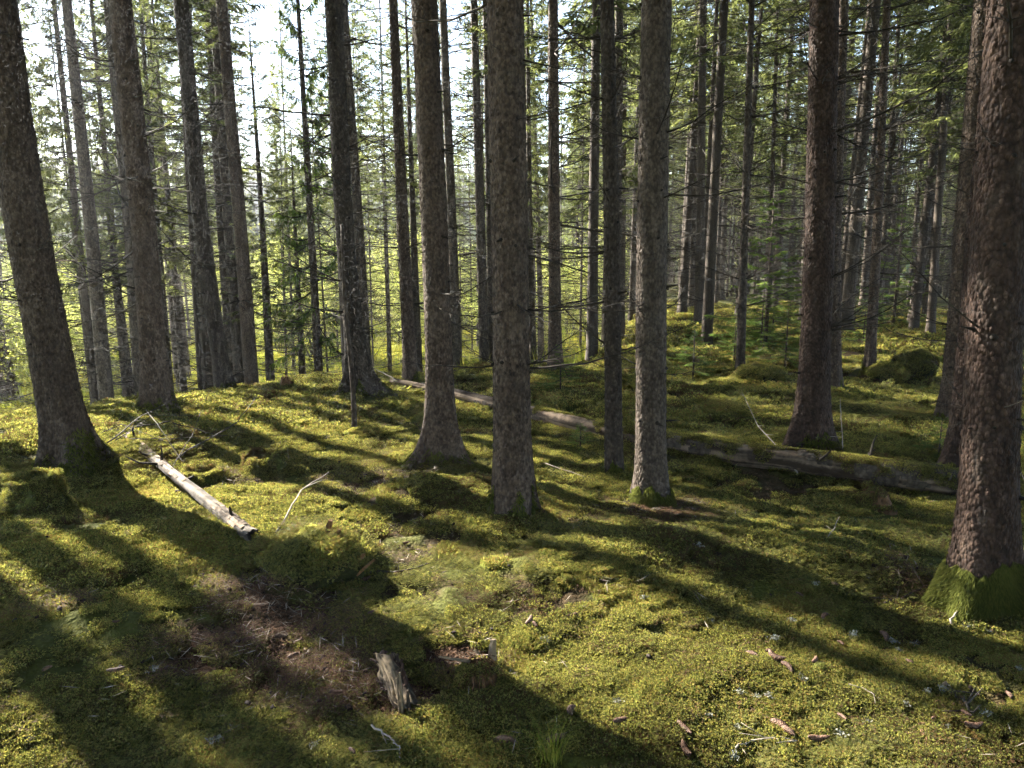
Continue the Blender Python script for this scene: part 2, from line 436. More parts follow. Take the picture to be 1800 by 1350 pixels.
# ------------------------------------------------------------------ the trees that can be told apart
# name, base px x, base px y (None: hidden behind the ridge), x at py 400, x at py 0, width at py 400, diameter (depth from width when base is hidden),
# bark, branches, crown base, label
TREES = [
 (130, 832, 47, -10, 66, .36, 'bark', 10, 9.0, 'massive grey spruce trunk leaning outward on flared mossy roots beside the pale fallen log'),
 (8, 722, -52, -110, 40, .30, 'bark', 8, 9.0, 'spruce trunk cut off by the picture edge, past the massive leaning spruce'),
 (277, 728, 252, 210, 40, .30, 'bark', 12, 9.5, 'stout straight spruce with wide root flare on the ridge just behind the pale fallen log'),
 (248, None, 228, 190, 19, .22, 'bark_far', 10, 6.0, 'slim spruce half hidden behind the stout ridge spruce by the pale log'),
 (185, None, 160, 117, 21, .24, 'bark_far', 16, 5.5, 'spruce with many bare side branches between the massive leaning spruce and the stout ridge spruce'),
 (178, None, 152, 121, 9, .13, 'bark_far', 8, 5.0, 'thin spruce pressed close against the many branched spruce past the ridge'),
 (229, None, 196, 158, 9, .12, 'bark_far', 14, 4.5, 'very thin leaning spruce just before the stout ridge spruce, behind a small mossy stump'),
 (324, 688, 297, 258, 21, .24, 'bark', 10, 8.5, 'spruce on the ridge edge next after the stout one, trunk leaning slightly outward'),
 (368, None, 342, 312, 9, .13, 'bark_far', 8, 5.0, 'thin dark spruce close behind the leaning swollen-foot spruce on the ridge'),
 (394, 690, 354, 316, 26, .26, 'bark_dark', 12, 8.5, 'dark spruce with swollen foot, leaning most in the group of ridge trees'),
 (410, None, 389, 363, 14, .20, 'bark_far', 8, 6.5, 'first slim spruce of the tight trio past the swollen-foot ridge spruce'),
 (424, None, 402, 375, 16, .21, 'bark_far', 8, 6.5, 'middle spruce of the tight trio past the swollen-foot ridge spruce'),
 (444, None, 424, 391, 22, .24, 'bark', 10, 7.0, 'thickest spruce of the tight trio past the swollen-foot ridge spruce'),
 (476, None, 460, 433, 10, .13, 'bark_far', 16, 3.2, 'thin crooked spruce standing alone after the tight trio of ridge trees'),
 (563, None, 547, 524, 12, .15, 'bark_far', 20, 2.6, 'young thin spruce with drooping green boughs between the ridge trio and the root-spread spruce'),
 (533, None, 518, 500, 6, .09, 'bark_far', 10, 2.2, 'spindly dark sapling beside the young spruce with drooping boughs'),
 (632, 694, 605, 585, 31, .27, 'bark_dark', 14, 8.5, 'dark mossy trunked spruce with spreading snake-like roots behind the upright dead stake'),
 (648, None, 631, 604, 17, .21, 'bark_far', 12, 6.5, 'spruce close behind the root-spread spruce, seen beside its trunk'),
 (722, 676, 708, 690, 20, .20, 'bark', 14, 8.0, 'straight spruce at the far tip of the long fallen log'),
 (737, None, 727, 713, 11, .15, 'bark_far', 8, 6.0, 'thin brown trunk touching the straight spruce at the far tip of the long log'),
 (778, 815, 763, 745, 45, .28, 'bark', 10, 9.5, 'thick spruce with broad skirted foot in front of the long fallen log'),
 (807, None, 795, 778, 16, .20, 'bark_far', 14, 6.5, 'slim straight spruce seen between the skirted thick spruce and the pair behind the central trunk'),
 (855, None, 845, 833, 16, .20, 'bark_far', 12, 6.5, 'lit-edged slim spruce, outer one of the close pair behind the central trunk'),
 (866, None, 862, 853, 14, .19, 'bark_far', 10, 6.5, 'dark slim spruce, inner one of the close pair behind the central trunk'),
 (902, 908, 895, 888, 62, .27, 'bark', 14, 10.0, 'big scaly spruce trunk standing at the very centre with moss on its foot'),
 (941, None, 931, 927, 10, .14, 'bark_far', 12, 5.0, 'thin spruce peeping out along the edge of the central scaly trunk'),
 (976, 657, 974, 972, 20, .22, 'bark', 22, 7.5, 'straight spruce with long bare arching branches between the central trunk and the log-side spruce'),
 (1079, 832, 1075, 1067, 27, .16, 'bark_dark', 18, 8.5, 'slender dark spruce directly before the long fallen log with bright moss at its foot'),
 (1072, None, 1084, 1089, 17, .20, 'bark_far', 16, 6.0, 'trunk crossing behind the slender log-side spruce'),
 (1143, 893, 1146, 1154, 51, .24, 'bark_pale', 16, 10.0, 'spruce with bright sunlit edge and cushion of moss round its foot, before the long log'),
 (1301, 655, 1308, 1320, 13, .15, 'bark_far', 20, 5.0, 'single grey trunk rising from mossy hummocks past the sunlit-edge spruce'),
 (1425, 790, 1440, 1446, 48, .27, 'bark_red', 26, 9.0, 'red-brown flaky spruce behind the long log, roots reaching to the log'),
 (1464, 692, 1467, 1482, 22, .20, 'bark', 16, 8.0, 'paler trunk hidden close behind the red-brown flaky spruce'),
 (1528, 652, 1541, 1556, 15, .19, 'bark', 22, 6.0, 'straight trunk by the big mossy boulder, beyond the red-brown flaky spruce'),
 (1672, 745, 1697, 1728, 36, .24, 'bark', 16, 9.0, 'grey trunk leaning out behind the two thick trunks at the picture edge'),
 (1688, 832, 1722, 1760, 38, .24, 'bark_red', 12, 9.0, 'red-brown trunk with sunlit edge squeezed behind the moss-skirted trunk'),
 (1728, 1078, 1757, 1785, 84, .30, 'bark_red', 12, 10.0, 'thickest nearest spruce trunk with a long green skirt of hanging moss'),
]
# crown-less snag is built on its own below
tree_info = []
for k, (bx, by, x4, x0, w4, dia, bk, nb, cb, lab) in enumerate(TREES):
    if by is not None:
        p = at(bx, by)
        Y = p.y
        zd = Y * math.cos(PITCH) + (CAM_Z - 0.9) * math.sin(PITCH)
        rad = 0.5 * w4 / FPX * zd
    else:
        rad = dia / 2
        Y = dia * FPX / w4 * 1.0
        xx = atY(bx, 680, Y).x
        p = Vector((xx, Y, H1(xx, Y, False)))
    p4 = atY(x4, 400, Y); p0 = atY(x0, 0, Y)
    if by is None and dia >= .19: cb = 9.5
    if by is not None and cb > 7.2: cb = 7.2  # crowns above the frame lowered to block more sky
    tree_info.append(dict(base=p, p4=p4, p0=p0, rad=rad, bark=bk, nb=nb, cb=cb, lab=lab, near=by is not None, Y=Y))
# soil banked up against the feet of the nearer trees
for t in tree_info:
    if t['near'] and t['Y'] < 11:
        BUMPS.append((t['base'].x, t['base'].y + 0.05, 0.03, t['rad'] * 3.4, t['rad'] * 3.2))

# ------------------------------------------------------------------ ground sheet
def build_ground():
    aa = np.concatenate([np.linspace(-180, -62, 34, endpoint=False), np.linspace(-62, -40, 24, endpoint=False), np.linspace(-40, 40, 330, endpoint=False),
                         np.linspace(40, 62, 24, endpoint=False), np.linspace(62, 180, 34, endpoint=False)])
    rr = np.concatenate([[0.0001], np.linspace(0.3, 1.5, 10, endpoint=False), 1.5 * np.exp(np.linspace(0, math.log(22 / 1.5), 330, endpoint=False)), 22 * np.exp(np.linspace(0, math.log(380 / 22), 80))])
    A, R = np.meshgrid(np.radians(aa), rr)
    X = np.sin(A) * R; Y = np.cos(A) * R
    Z = height(X, Y, True)
    n, m = A.shape
    v = np.stack([X, Y, Z], -1).reshape(-1, 3)
    i = np.arange(n - 1)[:, None] * m; j = np.arange(m)[None, :]; j2 = (j + 1) % m
    q = np.stack([i + j, i + m + j, i + m + j2, i + j2], -1).reshape(-1, 4)[:, ::-1]
    mb = MB(); mb.add(v, None, q)
    me = mb.mesh('ground', [M['ground']])
    a = np.degrees(A); r = R
    wl_ = (1 - sstep(2, 13, a)) * sstep(-150, -95, a)
    rg = np.interp(a, RIDGE_A, RIDGE_R)
    mead = wl_ * sstep(1.5, 9, r - rg) * (1 - sstep(85, 125, r))
    wood = sstep(85, 125, r)
    for nm, arr in (('soil', soil(X, Y) * (r < 60)), ('meadow', mead), ('wood', wood)):
        at_ = me.attributes.new(nm, 'FLOAT', 'POINT'); at_.data.foreach_set('value', arr.ravel().astype(np.float32))
    return tag(link('ground', me), kind='structure')
build_ground()

# ------------------------------------------------------------------ spruce pieces shared by all trees
def dead_branch_mesh(seed, L=1.0, fine=True):
    """a bare branch along +X, drooping then curving up, with fine side twigs"""
    r = np.random.default_rng(seed); mb = MB()
    n = 8; s = np.linspace(0, 1, n)
    a = r.uniform(-0.35, 0.15); b = r.uniform(0.05, 0.4); c = r.uniform(-0.22, 0.22)
    P = np.stack([L * s, L * c * s ** 2 + L * 0.02 * r.normal(size=n) * s, L * (a * s + b * s * s) + L * 0.015 * r.normal(size=n) * s], 1)
    mb.tube(P, 0.0095 * (1 - 0.82 * s) * (0.6 + 0.4 * L), 4, 0, r.uniform(0.2, 0.5))
    nt_ = int(r.integers(12, 26))
    for k in range(nt_):
        t = r.uniform(0.2, 0.97); i = t * (n - 1); i0 = int(i); p = P[i0] + (P[min(i0 + 1, n - 1)] - P[i0]) * (i - i0)
        side = r.choice([-1, 1]); l = L * r.uniform(0.10, 0.36) * (1.15 - t)
        d = np.array([r.uniform(0.5, 1.0), side * r.uniform(0.4, 1.0), r.uniform(-0.5, 0.25)]); d /= np.linalg.norm(d)
        q = [p, p + d * l * 0.55 + r.normal(size=3) * l * 0.05, p + d * l + np.array([0, 0, r.uniform(-0.1, 0.15) * l])]
        mb.tube(q, [0.0035, 0.0026, 0.0012], 3, 0, r.uniform(0.2, 0.9), False)
    return mb.mesh('dead_branch', [M['twig']])
DEAD = [dead_branch_mesh(100 + k, 1.0) for k in range(14)]

def branch_mass_mesh(seed, z0=0.4, z1=8.0, R=1.7):
    """the bare lower branches of a farther tree"""
    r = np.random.default_rng(seed); mb = MB()
    z = z0
    while z < z1:
        for k in range(int(r.integers(2, 5))):
            th = r.uniform(0, 2 * PI); L = R * r.uniform(0.35, 1.0)
            s = np.linspace(0, 1, 5); a = r.uniform(-0.35, 0.12); b = r.uniform(0.0, 0.35); c = r.uniform(-.2, .2)
            x = L * s; y = L * c * s * s; dz = L * (a * s + b * s * s)
            P = np.stack([np.cos(th) * x - np.sin(th) * y, np.sin(th) * x + np.cos(th) * y, z + dz], 1)
            mb.tube(P, 0.010 * (1 - 0.75 * s), 3, 0, r.uniform(0, 0.7), False)
            for q in range(int(r.integers(3, 9))):
                t = r.uniform(0.25, 1.0); i = t * 4; i0 = min(int(i), 3); p = P[i0] + (P[i0 + 1] - P[i0]) * (i - i0)
                ph = th + r.choice([-1, 1]) * r.uniform(0.3, 1.1); l = L * r.uniform(.12, .4)
                mb.tube([p, p + np.array([math.cos(ph) * l, math.sin(ph) * l, r.uniform(-.35, .1) * l])], [0.0045, 0.002], 3, 0, r.uniform(0, 0.9), False)
        z += r.uniform(0.15, 0.36)
    return mb.mesh('branch_whorls', [M['twig']])
MASS = [branch_mass_mesh(200 + k) for k in range(5)]

def crown_mesh(seed, H=11.0, R=1.9, dens=1.0, full=False, needle='needle', fine=1.0):
    r = np.random.default_rng(seed); mb = MB()
    z = 0.0
    B, T, W, TI = [], [], [], []
    while z < H - 0.3:
        q = z / H
        prof = (1 - q) ** 0.8 * (0.55 + 0.45 * min(1, q / 0.15)) if not full else (1 - q) ** 0.9
        for k in range(int(r.integers(3, 6))):
            th = r.uniform(0, 2 * PI); L = max(0.18, R * prof * r.uniform(0.55, 1.12))
            s = np.linspace(0, 1, 6)
            a = -0.55 + 0.95 * q + r.uniform(-.15, .15); b = 0.25 + r.uniform(0, .2)
            c = r.uniform(-.15, .15)
            x = L * s; y = L * c * s * s; dz = L * (a * s + b * s * s)
            ct, st = math.cos(th), math.sin(th)
            P = np.stack([ct * x - st * y, st * x + ct * y, z + dz], 1)
            mb.tube(P, 0.014 * (1 - 0.8 * s) * (0.5 + L / R * 0.5), 3, 1, r.uniform(0, .5), False)
            n = int(62 * dens * L / 1.4 * fine) + 5
            t = r.beta(1.5, 1.0, n) * 0.82 + 0.18
            i = np.clip(t * 5, 0, 4.999); i0 = i.astype(int); f = (i - i0)[:, None]
            p = P[i0] * (1 - f) + P[i0 + 1] * f
            sd = r.choice([-1.0, 1.0], n)
            ang = th + sd * r.uniform(0.35, 1.25, n)
            dn = r.uniform(-1.5, 0.05, n) * (1 - 0.4 * q)
            d = unit(np.stack([np.cos(ang), np.sin(ang), dn], 1))
            l = r.uniform(0.10, 0.34, n) * (1.25 - 0.6 * t) * (0.6 + 0.4 * min(1, L)) / fine ** 0.5
            w = unit(np.cross(d, r.normal(size=(n, 3)))) * (r.uniform(0.010, 0.022, n) / fine ** 0.5)[:, None]
            B.append(p); T.append(p + d * l[:, None]); W.append(w); TI.append(r.uniform(0, 1, n) * 0.6 + 0.4 * t)
            # secondary hanging sprigs
            m = n // 2
            u = r.integers(0, n, m); pb = p[u] + d[u] * (l[u] * r.uniform(.3, .8, m))[:, None]
            d2 = unit(d[u] * 0.6 + r.normal(size=(m, 3)) * 0.55 + np.array([0, 0, -0.45]))
            l2 = l[u] * r.uniform(.35, .7, m)
            B.append(pb); T.append(pb + d2 * l2[:, None]); W.append(unit(np.cross(d2, r.normal(size=(m, 3)))) * (r.uniform(0.009, 0.018, m) / fine ** .5)[:, None]); TI.append(r.uniform(0, 1, m))
        z += r.uniform(0.22, 0.42) * (1.0 if not full else 0.85)
    mb.kites(np.vstack(B), np.vstack(T), np.vstack(W), 0, np.concatenate(TI))
    return mb.mesh('crown', [M[needle], M['twig']], False)
CROWN = [crown_mesh(300 + k, 11.0, 1.8, 1.05) for k in range(4)]
FULL = [crown_mesh(320 + k, 12.0, 2.1, 0.9, True) for k in range(3)]
YOUNG = [crown_mesh(340 + k, 6.0, 1.25, 1.0, True, 'needle_young', 1.6) for k in range(2)]

def trunk_rings(H, near):
    if near:
        z = np.concatenate([np.linspace(-0.3, 0.5, 26), np.linspace(0.55, 4.5, 56), np.linspace(5.2, H, 12)])
    else:
        z = np.concatenate([np.linspace(-0.4, 0.6, 7), np.linspace(1.2, H, 16)])
    return z

def trunk_shape(z, th, r0, H, seed, flare, roots):
    """radius of a trunk at height z, direction th"""
    rad = r0 * np.clip(1 - z / (H * 1.03), 0.03, 1.2) ** 0.85
    rad = rad * (1 + 0.035 * vnoise(th * 1.3 + seed, z * 1.6, seed) + 0.018 * vnoise(th * 4 + seed, z * 7, seed + 1))
    zc = np.clip(z, -0.12, None)
    fl = flare * r0 * np.exp(-(zc + 0.12) / (0.16 + 0.35 * r0))
    lob = 0.0
    for a, amp, pw in roots:
        lob = lob + amp * np.clip(np.cos(th - a), 0, 1) ** pw
    return rad + fl * (0.35 + lob)

# bark scales: thin raised plates with lifted edges, thousands to a trunk
def bark_scale_mesh(axis, shape, z0, z1, size, matname, seed, maxn=5200):
    r = np.random.default_rng(seed); mb = MB()
    rm = float(shape(np.array([1.0]), np.array([0.0]))[0])
    area = 2 * PI * rm * (z1 - z0)
    n = int(min(maxn, area / (size * size * 1.25)))
    z = r.uniform(z0, z1, n); th = r.uniform(0, 2 * PI, n)
    rad = shape(z, th)
    c = axis(z)
    nrm = np.stack([np.cos(th), np.sin(th), np.zeros(n)], 1)
    tan = np.stack([-np.sin(th), np.cos(th), np.zeros(n)], 1)
    up = np.array([[0, 0, 1.0]])
    sz = size * r.uniform(0.5, 1.15, n)
    lift = r.uniform(0.0010, 0.0056, n) * size / 0.024
    K = 6
    ph = np.arange(K) / K * 2 * PI
    vs = []
    tilt = r.uniform(-0.16, 0.22, n); tl2 = r.uniform(-.12, .12, n)
    for k in range(K):
        rr_ = r.uniform(0.36, 0.62, n) * sz
        du = np.cos(ph[k]) * rr_ * 0.85; dv = np.sin(ph[k]) * rr_ * 1.25
        e = lift * 0.6 + tilt * du * 0.6 + tl2 * dv * .6 - du * du / (2 * rm)
        vs.append(c + nrm * (rad + e)[:, None] + tan * du[:, None] + up * dv[:, None])
    ctr = c + nrm * (rad + lift + 0.0006)[:, None]
    v = np.stack(vs + [ctr], 1).reshape(-1, 3)
    b = np.arange(n)[:, None, None] * (K + 1)
    tri = np.array([[k, (k + 1) % K, K] for k in range(K)])[None]
    mb.add(v, (b + tri).reshape(-1, 3), None, 0, np.repeat(r.uniform(0, 1, n) ** 1.0, K + 1))
    return mb.mesh('bark_scales', [M[matname]], False)

def moss_threads(axis, shape, z0, z1, n, seed, length=0.07, width=0.0035, lo=None, hi=None, ragged=1.0):
    """hanging thread moss over a root flare"""
    r = np.random.default_rng(seed); mb = MB()
    th = r.uniform(0, 2 * PI, n) if lo is None else r.uniform(lo, hi, n)
    top = z1 * (1 - .5 * ragged + ragged * (0.5 * vnoise(th * 2.2 + seed, th * 0, seed) + .25 * vnoise(th * 7 + seed, th * 0, seed + 1)))
    z = z0 + (top - z0) * r.uniform(0, 1, n) ** 1.15
    rad = shape(z, th) + 0.004; c = axis(z)
    nrm = np.stack([np.cos(th), np.sin(th), np.zeros(n)], 1)
    p = c + nrm * rad[:, None] + np.array([0, 0, 1.0]) * z[:, None] * 0
    zl = length * r.uniform(0.5, 1.3, n)
    z2 = z - zl * 0.9; th2 = th + r.normal(size=n) * 0.10
    rad2 = shape(z2, th2) + r.uniform(0.006, 0.030, n)
    q = axis(z2) + np.stack([np.cos(th2), np.sin(th2), np.zeros(n)], 1) * rad2[:, None]
    w = np.stack([-np.sin(th), np.cos(th), r.normal(size=n) * .3], 1) * (width * r.uniform(.6, 1.4, n))[:, None]
    mb.kites(p, q, w, 0, r.uniform(0, 1, n))
    return mb.mesh('moss_skirt', [M['moss_green']], False)

def stub_mesh(axis, shape, z0, z1, seed, near):
    r = np.random.default_rng(seed); mb = MB(); z = z0
    while z < z1:
        off = r.uniform(0, 2 * PI)
        for k in range(int(r.integers(2, 6))):
            th = off + k * 1.3 + r.uniform(-.3, .3); zz = z + r.uniform(-.05, .05)
            rd = float(shape(np.array([zz]), np.array([th]))[0]); c = axis(np.array([zz]))[0]
            d = np.array([math.cos(th), math.sin(th), r.uniform(-.25, .25)])
            l = r.choice([r.uniform(.006, .018), r.uniform(.02, .09)], p=[.72, .28])
            br = r.uniform(.005, .0115)
            P = [c + d * (rd - .012), c + d * (rd + .006), c + d * (rd + l)]
            mb.tube(P, [br * 2.2, br * .9, br * r.uniform(.2, .45)], 6 if near else 4, 0, r.uniform(0, .6))
        z += r.uniform(.26, .46)
    return mb.mesh('branch_stubs', [M['stub']])

def dup(o, parent):
    c = o.copy(); COL.objects.link(c); c.parent = parent
    return c

TREE_OBJS = []
def make_tree(k, t):
    base = t['base']; near = t['near']; Y = t['Y']
    gz = H1(base.x, base.y)
    seed = 1000 + k * 13
    r = np.random.default_rng(seed)
    big = near and Y < 11.5
    Ht = r.uniform(17, 21) if t['rad'] > 0.085 else r.uniform(10, 14)
    if t['rad'] < 0.07: Ht = r.uniform(7.5, 9.5)
    # axis through the three points read off the photograph, straight above
    zb, z4, z0 = gz, t['p4'].z, t['p0'].z
    P = [base.x, t['p4'].x, t['p0'].x]
    if abs(z4 - zb) < 0.5: z4 = zb + 0.5
    s_up = (P[2] - P[1]) / (z0 - z4)
    s_dn = (P[1] - P[0]) / (z4 - zb)
    bow = r.uniform(-.012, .012)
    def axis(z):
        zw = np.asarray(z, float) + gz
        x1 = P[0] + s_dn * (zw - zb); x2 = P[1] + s_up * (zw - z4)
        w = 0.5 + 0.5 * np.tanh((zw - z4) / 0.6)
        x = x1 * (1 - w) + x2 * w
        # trees straighten towards the top
        over = np.clip(zw - max(z0, z4 + 2), 0, None)
        x = x - s_up * over * 0.5
        return np.stack([x - base.x, bow * np.clip(z, 0, 6) + 0 * x, np.asarray(z, float) + 0 * x], -1)
    zmid = max(0.3, z4 - gz)
    r0 = t['rad'] / max(0.3, (1 - zmid / (Ht * 1.03)) ** 0.85)
    flare = r.uniform(0.55, 0.85) if big else 0.5
    if k in (0, 2): flare = .9
    if k in (16,): flare = 1.3
    if k in (20, 31): flare = .8
    if k in (24,): flare = 0.35
    if k in (27,): flare = 0.25
    if k == 29: flare = 0.8
    if k == 36: flare = 1.0
    roots = [(r.uniform(0, 2 * PI), r.uniform(.7, 2.1), r.uniform(7, 26)) for _ in range(6 if big else 3)]
    if k == 16: roots += [(-0.5, 3.0, 20), (-2.6, 2.6, 24), (0.2, 2.0, 30)]
    if k == 31: roots += [(PI + .35, 2.4, 22), (-0.3, 1.5, 20)]
    if k == 20: roots += [(PI + .25, 2.2, 14), (-.35, 1.4, 14)]
    if k == 35: roots += [(PI + .2, 1.8, 10)]
    if k == 36: roots += [(PI + .6, 1.2, 10)]
    shape = lambda z, th: trunk_shape(np.asarray(z, float), np.asarray(th, float), r0, Ht, seed, flare, roots)
    e = thing('spruce_tree', (base.x, base.y, gz), t['lab'], 'tree', 'spruce trunks of the stand')
    z = trunk_rings(Ht, big); S = 56 if big else 14
    th = np.arange(S) / S * 2 * PI
    Z, T = np.meshgrid(z, th, indexing='ij')
    R = shape(Z, T); C = axis(z)
    V = C[:, None, :] + np.stack([np.cos(T) * R, np.sin(T) * R, 0 * R], -1)
    n = len(z); i = np.arange(n - 1)[:, None] * S; j = np.arange(S)[None, :]; j2 = (j + 1) % S
    q = np.stack([i + j, i + j2, i + S + j2, i + S + j], -1).reshape(-1, 4)
    mb = MB(); mb.add(V.reshape(-1, 3), None, q)
    trunk = link('trunk', mb.mesh('trunk', [M[t['bark']]]), e)
    zt = z0 - gz + 0.5          # top of the part in the picture
    if big:
        if Y < 7.5:
            sz = {36: .028, 24: .023, 31: .030, 29: .022}.get(k, .024)
            tag(link('bark_scales', bark_scale_mesh(axis, shape, 0.12, zt, sz, t['bark'], seed + 1), trunk), kind='stuff')
        else:
            tag(link('bark_scales', bark_scale_mesh(axis, shape, 0.12, zt, .030, t['bark'], seed + 1, 4200), trunk), kind='stuff')
        tag(link('branch_stubs', stub_mesh(axis, shape, 0.55, zt, seed + 2, True), trunk), kind='stuff')
        mz = {36: .27, 29: .24, 0: .30, 2: .25, 16: .22, 20: .16, 24: .20, 27: .10, 31: .12, 35: .10}.get(k, .13)
        mn = {36: 30000, 29: 11000, 0: 6000, 2: 4000, 16: 5000, 24: 4500}.get(k, 2600)
        tag(link('moss_skirt', moss_threads(axis, shape, -0.08, mz, mn, seed + 3, (.036 if k == 36 else .03), (.0022 if Y < 4 else .0036), ragged=.35 if k == 36 else 1.0)), kind='stuff')
        bpy.data.objects[COL.objects[-1].name].parent = e
    # bare branches, each its own part
    nb = int(t['nb'] * 2.5)
    zlo = max(0.7, 0.12 * zt) if not near else 0.9
    for b in range(nb):
        zz = zlo + .34 * int(r.integers(0, max(2, int((zt + .3 - zlo) / .34)))) + r.uniform(-.035, .035); az = r.uniform(0, 2 * PI)
        if k in (24, 31, 26): az = r.uniform(-1.1, 1.1) if r.uniform() < .65 else az
        c = axis(np.array([zz]))[0]; rd = float(shape(np.array([zz]), np.array([az]))[0]) * 0.8
        sc = r.uniform(.3, 1.0) ** 1.4 * (1.3 if Y > 7 else .75)
        if k in (24, 31, 26) and r.uniform() < .4: sc *= 1.5
        link('dead_branch', DEAD[int(r.integers(len(DEAD)))], e, (c[0] + math.cos(az) * rd, c[1] + math.sin(az) * rd, zz),
             (r.uniform(-.3, .3), r.uniform(-.45, .25), az), sc)
    # dead whorls up to the crown, above the branches in view
    cb = t['cb']
    if zt < cb or not near:
        z_m = 0.6 if not near else zt
        o = link('branch_whorls', MASS[k % 5], e, tuple(axis(np.array([z_m]))[0]), (0, 0, r.uniform(0, 6)), (1, 1, max(.15, (cb + .5 - z_m) / 7.6)))
        tag(o, kind='stuff')
    ch = Ht - cb
    if t['rad'] < 0.08:
        me = YOUNG[k % 2] if k == 14 else FULL[k % 3]
        s0 = 6.0 if k == 14 else 12.0
        sx = {14: .85, 15: .45}.get(k, .55)
    else:
        me = CROWN[k % 4]; s0 = 11.0; sx = r.uniform(1.7, 2.1) if near else r.uniform(.75, 1.0)  # near crowns, out of view, widened to hold back sky light
    link('crown', me, e, tuple(axis(np.array([cb]))[0]), (0, 0, r.uniform(0, 6)), (sx, sx, ch / s0))
    TREE_OBJS.append(e)
for k, t in enumerate(tree_info):
    make_tree(k, t)

# ------------------------------------------------------------------ trees farther off (shared shapes)
def far_trunk(seed, H=18.0):
    r = np.random.default_rng(seed); mb = MB()
    z = np.concatenate([[-0.6, 0, .15, .4], np.linspace(1.5, H, 12)])
    rad = (1 - z / (H * 1.02)).clip(.02, 1.1) ** .85 + .6 * np.exp(-np.clip(z, 0, None) / .15)
    bx = r.uniform(-.1, .1) * np.sin(z / H * 5); by = r.uniform(-.1, .1) * np.sin(z / H * 4 + 1)
    S = 9; th = np.arange(S) / S * 2 * PI
    V = np.stack([bx[:, None] / 1 + np.cos(th)[None] * rad[:, None], by[:, None] + np.sin(th)[None] * rad[:, None], np.repeat(z[:, None], S, 1)], -1)
    n = len(z); i = np.arange(n - 1)[:, None] * S; j = np.arange(S)[None, :]; j2 = (j + 1) % S
    mb.add(V.reshape(-1, 3), None, np.stack([i + j, i + j2, i + S + j2, i + S + j], -1).reshape(-1, 4))
    return mb.mesh('trunk', [M['bark_far']])
FTRUNK = [far_trunk(400 + k) for k in range(4)]
taken = [(t['base'].x, t['base'].y) for t in tree_info]

def far_tree(x, y, rad, Ht, cb, lab, grp, full=False, lean=None, wide=1.0):
    z = H1(x, y)
    r = np.random.default_rng(int(abs(x * 977 + y * 131)) + 5)
    e = thing('spruce_tree', (x, y, z), lab, 'tree', grp, (r.normal() * .015, r.normal() * .015, r.uniform(0, 6)))
    link('trunk', FTRUNK[int(r.integers(4))], e, None, None, (rad, rad, Ht / 18.0))
    tag(link('branch_whorls', MASS[int(r.integers(5))], e, (0, 0, .3), (0, 0, r.uniform(0, 6)), (.9, .9, max(.3, cb / 7.4))), kind='stuff')
    if full: link('crown', FULL[int(r.integers(3))], e, (0, 0, cb), (0, 0, r.uniform(0, 6)), (wide, wide, (Ht - cb) / 12.0))
    else: link('crown', CROWN[int(r.integers(4))], e, (0, 0, cb), (0, 0, r.uniform(0, 6)), (wide, wide, (Ht - cb) / 11.0))
    taken.append((x, y))
    return e

def free(x, y, d):
    return all((x - a) ** 2 + (y - b) ** 2 > d * d for a, b in taken)

# forest going on to the right, trunk after trunk
n = 0; tries = 0
fr = np.random.default_rng(77)
while n < 175 and tries < 9000:
    tries += 1
    a = math.radians(fr.uniform(5, 41)); rr_ = fr.uniform(13.5, 80) if n > 30 else fr.uniform(12, 26)
    x, y = math.sin(a) * rr_, math.cos(a) * rr_
    if not free(x, y, 1.15 if rr_ > 20 else 1.5): continue
    rad = fr.choice([.05, .07, .09, .11, .13]) * fr.uniform(.85, 1.15)
    Ht = 8 + rad * 85 + fr.uniform(-1, 2)
    cb = Ht * fr.uniform(.24, .5)
    kind_ = ('stouter' if rad > .1 else 'slender' if rad > .065 else 'thin pole-like') + (' near' if rr_ < 24 else ' far')
    far_tree(x, y, rad, Ht, cb, {'near': '%s spruce among the first crowded trunks just beyond the mossy hummocks', 'far': '%s spruce far back among the crowded trunks deep in the wood'}[kind_.split()[-1]] % kind_.rsplit(' ', 1)[0], kind_.rsplit(' ', 1)[0] + (' spruces just beyond the hummocks' if rr_ < 24 else ' spruces deep in the wood'), fr.uniform() < .4, None, fr.uniform(.75, 1.2))
    n += 1
# trees on the slope beyond the ridge; the sunlit trunks and moss of the photograph leave gaps between them
LIT = [(-.3, 3.4), (.6, 3.6), (1.3, 4.0), (0, 4.5), (.88, 4.7), (2.06, 3.14), (-.5, 5.6), (2.28, 5.7), (3.3, 5.4), (-2, 4.6)]
def sun_line(x, y):
    sx, sy = -math.sin(SUN_AZ), math.cos(SUN_AZ)
    return min(abs((x - a) * sy - (y - b) * sx) for a, b in LIT)
for gx, gy, dd in ((-.6, 8.4, 13), (1.1, 8.0, 14), (2.8, 7.8, 15.5), (4.2, 7.9, 17), (.1, 9.2, 16), (3.4, 9.6, 19), (5.5, 9, 20), (1.8, 8.8, 15)):  # positions worked back along the sun so these crowns shade the mid-ground
    x, y = gx - math.sin(SUN_AZ) * dd, gy + math.cos(SUN_AZ) * dd
    far_tree(x, y, .11, 15.5, 4.5, 'airy spruce on the low slope beyond the ridge, seen between the nearer trunks', 'spruces on the slope beyond the ridge', False, None, .62)
n = 0; tries = 0
